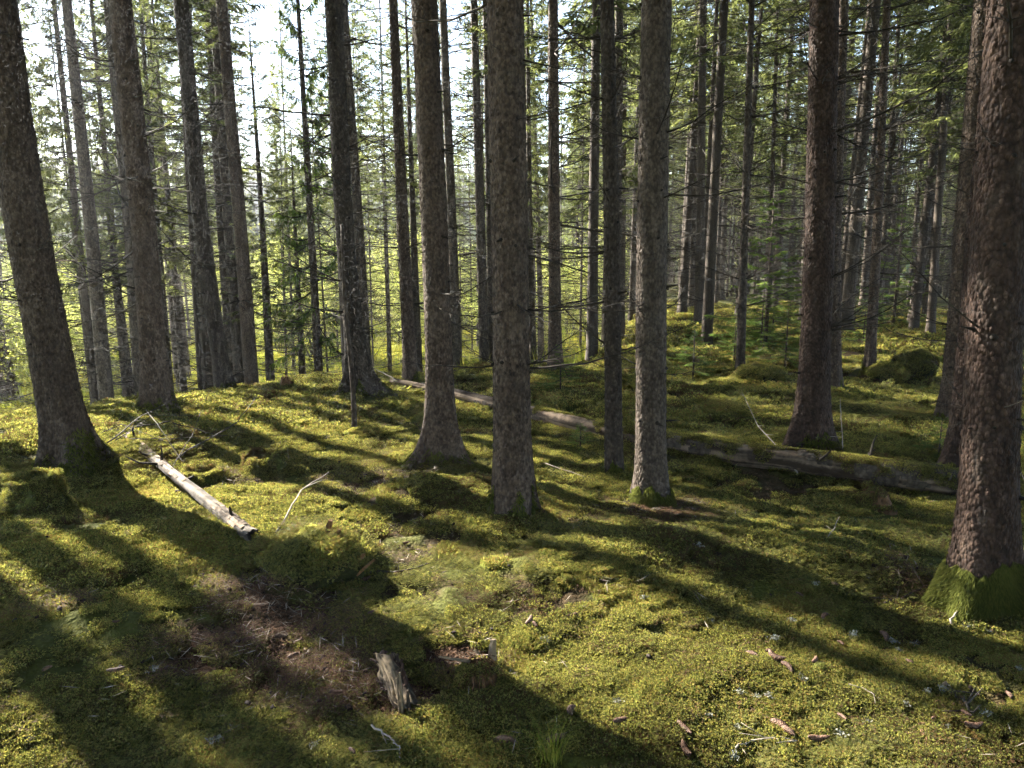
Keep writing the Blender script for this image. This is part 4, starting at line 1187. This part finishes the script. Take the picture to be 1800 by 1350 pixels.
def log(name, px_path, radii, seed, mats, lab, sides=36, sub=12, lift=.95, moss=None, cut=None):
    """fallen trunk lying along points on the ground"""
    r = np.random.default_rng(seed)
    P = [at(x, y) for x, y in px_path]
    pts, rad = [], []
    for k in range(len(P) - 1):
        for j in range(sub):
            q = j / sub; a = P[k].lerp(P[k + 1], q); pts.append(a); rad.append(radii[k] * (1 - q) + radii[k + 1] * q)
    pts.append(P[-1]); rad.append(radii[-1])
    zz = np.array([H1(p.x, p.y, False) for p in pts]); pad = 14
    zs = np.convolve(np.pad(zz, pad, mode='edge'), np.ones(2 * pad + 1) / (2 * pad + 1), 'valid')
    rad = np.array(rad)
    C = np.array([[p.x, p.y, 0] for p in pts]); C[:, 2] = np.maximum(zs, zz - rad * .3) + rad * lift
    base = C[0].copy(); C = C - base
    tg = unit(np.gradient(C, axis=0)); sd = unit(np.cross(tg, np.array([0, 0, 1.0]))); up = np.cross(sd, tg)
    th = np.arange(sides) / sides * 2 * PI
    n = len(C); L = np.linspace(0, 1, n) * n * .12
    T_, L_ = np.meshgrid(th, L)
    k_ = 1 + .07 * vnoise(T_ * 3, L_ * 2.2, seed + 31) + .13 * vnoise(np.cos(T_) * 1.2 + seed, np.sin(T_) * 1.2 + L_ * .9, seed) + .05 * vnoise(np.cos(T_) * 3.5 + seed, np.sin(T_) * 3.5 + L_ * 3, seed + 2)
    V = C[:, None] + (rad[:, None] * k_)[..., None] * (np.cos(T_)[..., None] * sd[:, None] + np.sin(T_)[..., None] * up[:, None])
    mb = MB(); i = np.arange(n - 1)[:, None] * sides; j = np.arange(sides)[None]; j2 = (j + 1) % sides
    Q = np.stack([i + j, i + j2, i + sides + j2, i + sides + j], -1).reshape(-1, 4)
    # ragged broken ends
    V[0] += tg[0] * (r.uniform(-.05, .02, sides))[:, None]; V[-1] += tg[-1] * (r.uniform(-.02, .06, sides))[:, None]
    VV = np.vstack([V.reshape(-1, 3), C[0] + tg[0] * .03, C[-1] - tg[-1] * .03]); c0 = n * sides
    tri = [(c0, k, (k + 1) % sides) for k in range(sides)] + [(c0 + 1, (n - 1) * sides + (k + 1) % sides, (n - 1) * sides + k) for k in range(sides)]
    tint = np.concatenate([np.clip(.45 + .4 * vnoise(np.cos(T_) * 2 + seed, np.sin(T_) * 2 + L_ * 1.1, seed + 5) + .35 * vnoise(T_ * 5, L_ * .8, seed + 6), 0, 1).ravel(), [.1, .1]])
    mb.add(VV, tri, Q, 0, tint)
    e = thing('fallen_log', tuple(base), lab, 'log')
    o = link('log_wood', mb.mesh('log_wood', [M[mats[0]]]), e)
    # clinging bark plates
    mb = MB()
    for k in range(moss[2] if moss else 60):
        i0 = int(r.integers(1, n - 2)); t0 = r.uniform(-.4, PI + .4)
        if float(vnoise(np.array([i0 * .12]), np.array([t0]), seed + 9)[0]) < -.05: continue
        t_ = t0 + np.linspace(-.22, .22, 4) * r.uniform(.6, 1.6); l_ = np.linspace(-1, 1, 3) * r.uniform(.03, .07)
        vs = []
        for b in range(3):
            for a in range(4):
                d = math.cos(t_[a]) * sd[i0] + math.sin(t_[a]) * up[i0]
                vs.append(C[i0] + tg[i0] * l_[b] + d * (rad[i0] * (1.07 + .04 * r.uniform()) + .003))
        q = [(b * 4 + a, b * 4 + a + 1, b * 4 + a + 5, b * 4 + a + 4) for b in range(2) for a in range(3)]
        mb.add(vs, None, q, 0, r.uniform(0, .8))
    tag(link('bark_plates', mb.mesh('bark_plates', [M[mats[1]]]), e), kind='stuff')
    # broken branch stubs
    for k in range(6):
        i0 = int(r.integers(2, n - 2)); t0 = r.uniform(.2, PI - .2)
        d = math.cos(t0) * sd[i0] + math.sin(t0) * up[i0] + tg[i0] * r.uniform(-.4, .4)
        mb = MB(); l = r.uniform(.04, .22)
        mb.tube([C[i0] + d * rad[i0] * .8, C[i0] + d * (rad[i0] + l * .6), C[i0] + d * (rad[i0] + l) + r.normal(size=3) * .02], [.011, .008, .003], 5, 0, .3)
        link('branch_stub', mb.mesh('branch_stub', [M['twig']]), e)
    if moss:
        lo, hi, _, nm = moss
        P_, E_, S_ = [], [], []
        for k in range(nm):
            f = r.uniform(lo, hi); i0 = int(f * (n - 1)); t0 = PI / 2 + r.normal() * .55
            if float(vnoise(np.array([i0 * .17]), np.array([t0 * .8]), seed + 20)[0]) < -.25: continue
            d = math.cos(t0) * sd[i0] + math.sin(t0) * up[i0]
            P_.append(base + C[i0] + d * rad[i0] * 1.0 + tg[i0] * r.uniform(-.06, .06)); ee = Vector(d).to_track_quat('Z', 'Y').to_euler()
            E_.append((ee.x, ee.y, ee.z)); S_.append(r.uniform(.5, .85))
        EXTRA_MOSS.append((np.array(P_), np.array(E_), np.array(S_)))
    return e
log('fallen_log', [(690, 678), (790, 702), (940, 742), (1100, 778), (1300, 812), (1500, 845), (1640, 866), (1705, 874)], [.046, .056, .064, .070, .078, .088, .092, .085], 71,
    ('wood_log', 'bark_far'), 'long mossy fallen log lying across the stand from ridge to picture edge', moss=(.3, 1.0, 420, 620))
log('fallen_log', [(212, 762), (285, 832), (350, 882), (446, 950)], [.026, .034, .040, .036], 72, ('wood_pale', 'wood_log'),
    'short pale barkless log lying between the massive leaning spruce and the mossy stumps', moss=(.0, .3, 230, 20), lift=1.15)

scatter_moss()

# ------------------------------------------------------------------ upright dead stake
def stake():
    p = at(623, 759); z = H1(p.x, p.y)
    t = atY(600, 395, p.y)
    e = thing('dead_sapling', (p.x, p.y, z), 'thin upright dead sapling standing before the root-spread spruce', 'sapling')
    mb = MB(); s = np.linspace(0, 1, 12); d = Vector((t.x - p.x, 0, t.z - z))
    P = np.array([(d.x * q + .01 * math.sin(q * 7), .01 * math.sin(q * 5), d.z * q - .08 * (1 - q)) for q in s])
    mb.tube(P, .026 * (1 - .55 * s), 9, 0, .3)
    link('trunk', mb.mesh('trunk', [M['bark_far']]), e)
    r = np.random.default_rng(5)
    for k in range(12):
        q = r.uniform(.35, 1); 
        link('dead_branch', DEAD[k % 14], e, (d.x * q, 0, d.z * q), (0, r.uniform(-.5, .2), r.uniform(0, 6.28)), r.uniform(.2, .6))
stake()

# ------------------------------------------------------------------ cones
def cone_mesh(seed, L=.115, R=.017, bend=.0, openn=.3):
    r = np.random.default_rng(seed); mb = MB()
    s = np.linspace(0, 1, 9)
    prof = R * np.array([.35, .8, .98, 1.0, 1.0, .95, .84, .62, .18])
    ctr = np.stack([(s - .5) * L, bend * L * (s - .5) ** 2 * 4 * .25, 0 * s], 1)
    mb.tube(ctr, prof * .86, 10, 0, .15)
    rows = 15
    for i in range(rows):
        q = (i + .5) / rows
        rad = float(np.interp(q, s, prof)); c = np.array([np.interp(q, s, ctr[:, 0]), np.interp(q, s, ctr[:, 1]), 0])
        m = 9
        for k in range(m):
            th = (k + .5 * (i % 2)) / m * 2 * PI
            d = np.array([0, math.cos(th), math.sin(th)]); t_ = np.array([0, -math.sin(th), math.cos(th)])
            l = L / rows * 1.75; w = rad * .40
            b = c + d * rad * .84 - np.array([l * .35, 0, 0])
            lf = rad * (.94 + .22 * openn * r.uniform(.6, 1.4))
            tip = c + d * lf + np.array([l * .65, 0, 0])
            md = c + d * (rad * 1.0) + np.array([l * .25, 0, 0])
            mb.add([b, md + t_ * w, tip, md - t_ * w], None, [(0, 1, 2, 3)], 0, r.uniform(.2, 1))
    return mb.mesh('spruce_cone', [M['cone']], False)
CONES = [cone_mesh(900, .115, .0165, .5), cone_mesh(901, .10, .016, -.4, .6), cone_mesh(902, .085, .0145, .2, .3), cone_mesh(903, .12, .018, .8, .8)]
# px, py, direction in the picture (degrees, 0 = to the right, 90 = up), scale, label
CONE_LIST = [
 (919, 1101, 60, .95, 'spruce cone lying first of the three beside the grey shard'), (931, 1103, 50, 1, 'spruce cone lying middle of the three beside the grey shard'), (941, 1115, -55, .95, 'spruce cone lying lowest of the three beside the grey shard'),
 (1057, 1027, -50, .85, 'lone cone on the dark slope of the mossy hump below the sunlit-edge spruce'), (1005, 1089, 15, .8, 'cone half sunk in lit moss between the three cones and the hump'),
 (1322, 1160, -35, 1.0, 'first cone of the string of four in the light strip'), (1349, 1156, 25, .85, 'dark cone above the string of four in the light strip'), (1361, 1173, -45, 1.0, 'second cone of the string of four in the light strip'), (1385, 1189, -55, .95, 'last cone of the string of four in the light strip'),
 (1432, 1178, 35, .9, 'cone beside a bent bark flake just past the string of four'), (1597, 1177, -60, .95, 'cone in shade below the moss-skirted trunk'), (1556, 1118, 88, .9, 'pale upright cone in the middle of the shade before the moss-skirted trunk'),
 (1654, 1137, 75, .5, 'small stubby cone in shade near the curved white twig'), (1405, 1053, -35, .8, 'cone in the hollow before the hump, nearer the hump'), (1468, 1036, -50, .8, 'cone in the hollow before the hump, nearer the moss-skirted trunk'),
 (1448, 1092, 20, .8, 'reddish cone sunk in moss below the hollow'), (1478, 1139, -70, .7, 'short dark cone between hollow and light strip'), (1372, 1282, -48, 1.25, 'longest pale cone lying over a dark one in the nearest moss'),
 (1385, 1293, -45, 1.1, 'dark cone under the longest pale one in the nearest moss'), (1437, 1304, 2, 1.1, 'dark cone lying level beside the longest pale cone'), (1480, 1273, -55, .75, 'short pale cone alone before the lichen tuft'),
 (1202, 1290, -45, 1.1, 'cone at the lower edge before the sunlit strip, tip pointing to the viewer'), (1090, 1275, 12, 1.15, 'dark cone lying level below the hump in deep shade'), (1001, 1264, 62, 1.15, 'steeply turned cone in deep shade near the grass tuft'),
 (888, 1317, -8, 1.1, 'reddish cone beside the grass tuft, partly under moss'), (975, 1318, 8, 1.15, 'cone partly hidden behind the grass tuft blades'), (1698, 1262, -35, .85, 'cone in the nearest shade at the end of the light strip'), (1712, 1286, 0, .75, 'small reddish cone below the light strip end'),
 (1775, 1227, 70, .7, 'round-looking cone near the picture edge in shade'), (1718, 1223, 80, .5, 'tiny cone beside the dark lichen twig'), (1640, 1266, 20, .6, 'flat worn cone under moss by the light strip'),
 (672, 1163, 68, .9, 'curved cone standing beside the pale split slab'), (662, 1173, -50, .7, 'pale cone crossing the curved one beside the split slab'), (548, 1139, 12, 1.0, 'cone on bare soil, the one nearest the lit moss bank'), (515, 1155, 30, .95, 'cone on bare soil pointing up to the lit moss bank'),
 (497, 1114, 15, .95, 'cone on the upper rim of the bare soil, long and straight'), (437, 1130, 22, .9, 'cone at the middle of the bare soil'), (458, 1072, 0, 1.0, 'dark cone above the bare soil in shade'), (425, 1167, -85, .7, 'pale short cone standing in the lit bare soil'),
 (203, 1188, 12, .95, 'cone lying in shade on moss far from the bare soil'), (205, 1109, 0, .6, 'small pink-lit cone on the lit moss bank'), (82, 1181, 60, .7, 'lone cone near the lower picture corner in shade'), (67, 1038, -15, .9, 'cone in moss by the edge patch of brown litter'),
 (680, 1222, -50, .9, 'cone in the litter at the foot of the pale split slab'), (695, 1208, 5, .8, 'cone under the litter right behind the split slab foot'), (592, 1234, 8, .9, 'dark cone in the shaded litter below the bare soil'), (620, 1330, -25, .9, 'dark cone at the lowest edge of the shaded moss'),
 (638, 1015, 8, .9, 'cone in the lit gap beside the mossy mound'), (713, 956, 30, .7, 'pale cone in the hollow before the central trunk'), (735, 965, -10, .6, 'small pale cone next to the hollow before the central trunk'), (652, 1079, 25, .8, 'worn cone sunk in the lit moss above the slab'), (1205, 1328, -70, .9, 'cone cut by the lower picture edge'),
]
for k, (px, py, ang, s, lab) in enumerate(CONE_LIST):
    p = at(px, py); z = H1(p.x, p.y)
    a = math.radians(ang)
    # picture direction laid onto the ground: x across, y away (foreshortened)
    d = Vector((math.cos(a), math.sin(a) * 1.9, 0)).normalized()
    o = link('spruce_cone', CONES[k % 4], None, (p.x, p.y, z + .018 + .012 * ((k * 3) % 7) / 7), (random.uniform(0, 6), random.uniform(-.18, .18), math.atan2(d.y, d.x)), s * (.46 + .24 * ((k * 7) % 10) / 10))
    tag(o, lab, 'cone', 'spruce cones on the moss')

# ------------------------------------------------------------------ sticks, lichen, grass
def stick(pxs, lab, rad=.004, mat='pale_twig', lift=(0.01, .03), twigs=3, seed=1, up=None):
    r = np.random.default_rng(seed)
    P = [at(*q) for q in pxs]; P = [Vector((p.x, p.y, H1(p.x, p.y) + .02)) for p in P]
    if up:
        for i, u in enumerate(up): P[i].z += u
    b = P[0].copy(); pts = []
    for k in range(len(P) - 1):
        for j in range(5):
            q = P[k].lerp(P[k + 1], j / 5); pts.append(np.array(q - b) + r.normal(size=3) * rad * .6)
    pts.append(np.array(P[-1] - b)); pts = np.array(pts)
    mb = MB(); mb.tube(pts, rad * np.linspace(1, .45, len(pts)), 6, 0, r.uniform(.3, .8))
    for k in range(twigs):
        i = int(r.integers(1, len(pts))); l = r.uniform(.03, .12)
        d = r.normal(size=3); d[2] = abs(d[2]) * .4; d /= np.linalg.norm(d)
        mb.tube([pts[i], pts[i] + d * l], [rad * .5, rad * .2], 4, 0, r.uniform(.2, .8))
    tag(link('stick', mb.mesh('stick', [M[mat]]), None, tuple(b)), lab, 'stick', 'fallen sticks and twigs')
stick([(1670, 1112), (1683, 1092), (1698, 1087)], 'curved white twig standing by the moss-skirted trunk', .005, 'pale_twig', twigs=0, seed=2, up=[0, .04, .05])
stick([(652, 1297), (678, 1308), (690, 1318), (703, 1330), (704, 1345)], 'bent white branching twig at the lower edge of the picture', .004, seed=3, up=[.02, .02, .01, .01, 0])
stick([(488, 945), (530, 905), (580, 875)], 'long pale stick rising over the moss at the end of the pale log', .006, seed=4, twigs=1, up=[0, .10, .18])
stick([(430, 915), (520, 925), (612, 925)], 'thin dark stick lying level past the pale log end', .004, 'twig', seed=5)
stick([(1752, 805), (1775, 838), (1800, 868)], 'bare stick crossing the moss-skirted trunk at the picture edge', .008, seed=6, twigs=0, up=[.25, .15, .05])
stick([(445, 985), (470, 1010), (560, 1022)], 'dark stick sunk in moss below the mossy mound', .005, 'twig', seed=7)
stick([(640, 1005), (700, 1002), (760, 985)], 'grey stick in the lit hollow before the central trunk', .007, 'twig', seed=8)
stick([(1490, 1210), (1520, 1222), (1545, 1243)], 'thin pale twig at the lower rim of the light strip', .003, seed=9, twigs=1)
stick([(1555, 1062), (1590, 1050), (1630, 1030)], 'grey twig pile stick in the shade near the moss-skirted trunk', .006, 'twig', seed=10, twigs=5)
stick([(1450, 960), (1466, 945), (1474, 930)], 'small upright forked twig on the lit hump', .003, seed=11, twigs=4, up=[0, .03, .06])
stick([(1660, 1215), (1690, 1235), (1710, 1260)], 'dark crusted twig lying in the shade near the light strip end', .009, 'twig', seed=12, twigs=6)
stick([(1290, 1318), (1330, 1300), (1400, 1315)], 'lichen-grey twig in the nearest moss', .004, seed=13, twigs=5)
stick([(310, 810), (420, 770), (455, 745)], 'dark dead bough sticking up beside the pale log', .007, 'twig', seed=14, twigs=8, up=[.02, .12, .25])
stick([(245, 780), (300, 770), (380, 775)], 'dark dead bough lying across the head of the pale log', .007, 'twig', seed=15, twigs=10, up=[.1, .1, .05])
stick([(190, 800), (250, 770), (330, 735)], 'tangled dead bough between the massive spruce and stout ridge spruce', .006, 'twig', seed=16, twigs=12, up=[.05, .15, .25])
for k, (q, up_) in enumerate((([(205, 790), (270, 755), (345, 740)], [.05, .12, .05]), ([(230, 800), (300, 800), (400, 790)], [.1, .12, .1]), ([(260, 760), (285, 790), (330, 835)], [.2, .15, .03]), ([(180, 775), (215, 770), (300, 790)], [.05, .1, .02]), ([(290, 850), (340, 800), (372, 745)], [.02, .15, .3]))):
    stick(q, ('first', 'second', 'third', 'fourth', 'fifth')[k] + ' dark bough of the brush tangle at the pale log head, from the ridge', .004, 'twig', seed=40 + k, twigs=12, up=up_)
stick([(700, 690), (655, 680), (600, 684)], 'dead bough at the far tip of the long log', .006, 'twig', seed=17, twigs=9, up=[.1, .2, .1])
stick([(1402, 840), (1330, 790), (1300, 760)], 'pale bare bough leaning up from the long log', .005, seed=18, twigs=7, up=[.05, .15, .35])
stick([(1480, 815), (1475, 785), (1472, 765)], 'upright grey twig on the long log before the red-brown spruce', .004, seed=19, twigs=2, up=[.08, .2, .3])
stick([(955, 820), (1040, 838), (1090, 850)], 'pale twig lying on the moss between central trunk and log-side spruce', .003, seed=20, twigs=2)

def lichen_mesh(seed):
    r = np.random.default_rng(seed); mb = MB(); n = 70
    p = r.normal(size=(n, 3)) * np.array([.014, .014, .006]); p[:, 2] = np.abs(p[:, 2])
    d = unit(r.normal(size=(n, 3)) + np.array([0, 0, .5])); l = r.uniform(.006, .016, n)
    mb.kites(p, p + d * l[:, None], unit(np.cross(d, r.normal(size=(n, 3)))) * (l * .3)[:, None], 0, r.uniform(0, 1, n))
    return mb.mesh('lichen_tuft', [M['lichen']], False)
LICH = [lichen_mesh(950 + k) for k in range(3)]
LPOS = [(1296, 1283), (1290, 1335), (1432, 1040), (1528, 1025), (1360, 1138), (1390, 1098), (1250, 1098), (1228, 965), (1590, 1240), (1524, 1276), (1665, 1275), (1735, 1258), (1700, 1115), (1738, 1120), (1478, 1300), (1410, 1203), (1580, 1150), (1608, 1130), (1658, 1225), (1630, 1222),
        (880, 1065), (960, 1140), (1300, 1222), (1330, 1230), (268, 1185), (552, 1320), (55, 1300), (378, 1310), (1085, 1240), (838, 1140), (1245, 1270), (1570, 1130), (1350, 1230), (1790, 1190), (1500, 1120), (1130, 1062)]
for k, (px, py) in enumerate(LPOS):
    p = at(px, py)
    tag(link('lichen_tuft', LICH[k % 3], None, (p.x, p.y, H1(p.x, p.y) + .022), (0, 0, k * 1.7), .45 + .4 * ((k * 37) % 10) / 10), 'small pale grey-green lichen tuft dropped on the moss', 'lichen', 'pale lichen tufts on the moss')

def grass_tuft(px, py, n, h, lab, seed):
    r = np.random.default_rng(seed); p = at(px, py); mb = MB()
    for k in range(n):
        th = r.uniform(0, 2 * PI); l = h * r.uniform(.5, 1.1); s = np.linspace(0, 1, 6); out = l * r.uniform(.25, .8)
        x = out * s ** 1.6; z = l * (s - .45 * s ** 3 * r.uniform(.2, 1.3))
        b = r.normal(size=2) * .02
        P = np.stack([b[0] + np.cos(th) * x, b[1] + np.sin(th) * x, z], 1); w = .0016 * (1 - s * .85)
        sd = np.array([-math.sin(th), math.cos(th), 0])
        V = np.vstack([P + sd * w[:, None], P - sd * w[:, None]]); q = [(i, i + 1, i + 7, i + 6) for i in range(5)]
        mb.add(V, None, q, 0, r.uniform(0, 1))
    tag(link('grass_tuft', mb.mesh('grass_tuft', [M['grass']]), None, (p.x, p.y, H1(p.x, p.y))), lab, 'grass', 'grass tufts in the moss')
grass_tuft(968, 1349, 80, .19, 'tuft of fine green grass blades at the lower picture edge', 31)
grass_tuft(375, 925, 26, .10, 'little grass tuft beside the pale log', 32)
grass_tuft(640, 985, 14, .09, 'few grass blades beside the mossy mound', 33)
grass_tuft(540, 705, 60, .14, 'hazy grass tuft on the ridge crest before the clearing', 34)

# young spruces and seedlings
def seedling(px, py, h, wide, lab, me):
    p = at(px, py)
    e = thing('young_spruce', (p.x, p.y, H1(p.x, p.y)), lab, 'sapling', 'young spruces in the understorey')
    mb = MB(); mb.tube(np.array([[0, 0, -.05], [0, 0, h * .5], [0, 0, h]]), [.012 * h + .004, .008 * h + .003, .002], 6, 0, .4); link('trunk', mb.mesh('trunk', [M['bark_far']]), e)
    link('crown', me, e, (0, 0, h * .08), (0, 0, px), (wide, wide, h / 6.3))
seedling(1345, 612, 2.6, .85, 'bright green young spruce between single grey trunk and red-brown flaky spruce', YOUNG[0])
seedling(1290, 640, .8, .35, 'knee-high spruce seedling beside the single grey trunk', YOUNG[1])
seedling(1380, 645, .9, .45, 'knee-high bushy spruce seedling before the red-brown flaky spruce', YOUNG[0])
seedling(1570, 575, 3.0, .9, 'bright young spruce far back along the open aisle past the straight boulder-side trunk', YOUNG[1])
seedling(985, 690, .55, .3, 'low spruce seedling on the crest between the central trunk and slender log-side spruce', YOUNG[1])
seedling(1020, 790, .22, .16, 'tiny pale lit spruce sprig before the long log', YOUNG[0])
seedling(1650, 800, .3, .2, 'tiny spruce sprig in the light before the leaning grey trunk', YOUNG[1])

for k in range(16):
    a_ = math.radians(fr.uniform(8, 36)); rr_ = fr.uniform(9.5, 24); x, y = math.sin(a_) * rr_, math.cos(a_) * rr_
    if not free(x, y, .5): continue
    h_ = fr.uniform(.25, 1.3)
    e = thing('young_spruce', (x, y, H1(x, y)), 'small spruce seedling growing among the mossy hummocks under the crowded trunks', 'sapling', 'seedlings among the hummocks')
    mb = MB(); mb.tube(np.array([[0, 0, -.05], [0, 0, h_ * .5], [0, 0, h_]]), [.012 * h_ + .004, .008 * h_ + .003, .002], 6, 0, .4); link('trunk', mb.mesh('trunk', [M['bark_far']]), e)
    link('crown', YOUNG[k % 2], e, (0, 0, h_ * .06), (0, 0, k), (.18 + .25 * h_, .18 + .25 * h_, h_ / 6.2))

# ------------------------------------------------------------------ litter: needles and peat clods over the bare soil, thin twigs everywhere
def litter_tile(seed, n=60, R=.06, l0=.012, l1=.022, w=.0009, mat='litter'):
    r = np.random.default_rng(seed); mb = MB()
    a = r.uniform(0, 6.28, n); q = R * np.sqrt(r.uniform(0, 1, n)); b = np.stack([q * np.cos(a), q * np.sin(a), r.uniform(.0, .010, n)], 1)
    th = r.uniform(0, 6.28, n); l = r.uniform(l0, l1, n); d = np.stack([np.cos(th), np.sin(th), r.normal(size=n) * .25], 1)
    wv = np.stack([-np.sin(th), np.cos(th), r.normal(size=n) * .3], 1) * w
    mb.kites(b, b + d * l[:, None], wv, 0, r.uniform(0, 1, n))
    return mb.mesh('needle_litter', [M[mat]], False)
def clod_mesh(seed):
    return lump('peat_clod', None, .010, .008, .006, seed, 'peat', .7, 2)
def scatter_litter():
    r = np.random.default_rng(990); P = []
    for sx, sy, sr in SOIL:
        n_ = int(420 * sr * sr / .06) if sr < .5 else 200
        P.append(np.stack([sx + r.normal(size=n_) * sr * .6, sy + r.normal(size=n_) * sr * .55], 1))
    x, y = polar_points(9000, 1.6, 11, -40, 40, 991); k_ = (soil(x, y) > .25) | (np.random.default_rng(3).uniform(size=len(x)) < .16); P.append(np.stack([x[k_], y[k_]], 1))
    P = np.vstack(P); x, y = P[:, 0], P[:, 1]; n_ = len(x)
    idx = r.integers(0, 3, n_); idx[r.uniform(size=n_) < .09] = 3; idx[r.uniform(size=n_) < .12] = 4
    z = height(x, y) + np.where(soil(x, y) > .4, .004, .02)
    scatter('needle_litter', np.stack([x, y, z], 1), np.stack([r.normal(size=n_) * .15, r.normal(size=n_) * .15, r.uniform(0, 6.28, n_)], 1), r.uniform(.7, 1.3, n_), idx,
            [litter_tile(1), litter_tile(2), litter_tile(3, 40), litter_tile(4, 7, .09, .03, .09, .0014, 'pale_twig'), clod_mesh(5)], 'brown fallen needles, twigs and peat crumbs over the moss', 'litter')
scatter_litter()

def meadow():
    r = np.random.default_rng(995); tuft = []
    for sd in (1, 2, 3):
        q = np.random.default_rng(sd); mb = MB(); n = 160
        b = np.stack([q.normal(size=n) * .3, q.normal(size=n) * .3, np.zeros(n)], 1); th = q.uniform(0, 6.28, n); l = q.uniform(.25, .7, n)
        t = b + np.stack([np.cos(th) * l * .4, np.sin(th) * l * .4, l * .9], 1)
        mb.kites(b, t, np.stack([-np.sin(th), np.cos(th), 0 * th], 1) * .012, 0, q.uniform(0, 1, n), .3); tuft.append(mb.mesh('meadow_tuft', [M['grass']], False))
    x, y = polar_points(5200, 15, 70, -42, 6, 996)
    scatter('meadow_grass', np.stack([x, y, height(x, y) - .02], 1), np.stack([0 * x, 0 * x, r.uniform(0, 6.28, len(x))], 1), r.uniform(.7, 1.5, len(x)), r.integers(0, 3, len(x)), tuft, 'tall sunlit yellow-green grass of the clearing beyond the ridge', 'grass')
meadow()

# ------------------------------------------------------------------ the air: thin backlit haze added over forest and clearing to pale the distance
def haze():
    R_, z0, z1 = 400.0, -8.0, 42.0
    v = [(x, y, z) for z in (z0, z1) for x, y in ((-R_, -R_), (R_, -R_), (R_, R_), (-R_, R_))]
    mb = MB(); mb.add(v, None, [(3, 2, 1, 0), (4, 5, 6, 7), (0, 1, 5, 4), (1, 2, 6, 5), (2, 3, 7, 6), (3, 0, 4, 7)])
    m, nt, out = nodes('haze_air')
    pv = N(nt, 'ShaderNodeVolumePrincipled')
    pv.inputs['Color'].default_value = (0.90, 0.93, 1.0, 1)
    pv.inputs['Density'].default_value = HAZE
    pv.inputs['Anisotropy'].default_value = 0.55
    nt.links.new(pv.outputs[0], out.inputs['Volume'])
    tag(link('haze', mb.mesh('haze', [m], False)), 'thin pale haze added to lighten the far forest', 'haze', None, 'stuff')
HAZE = 0.0009
haze()
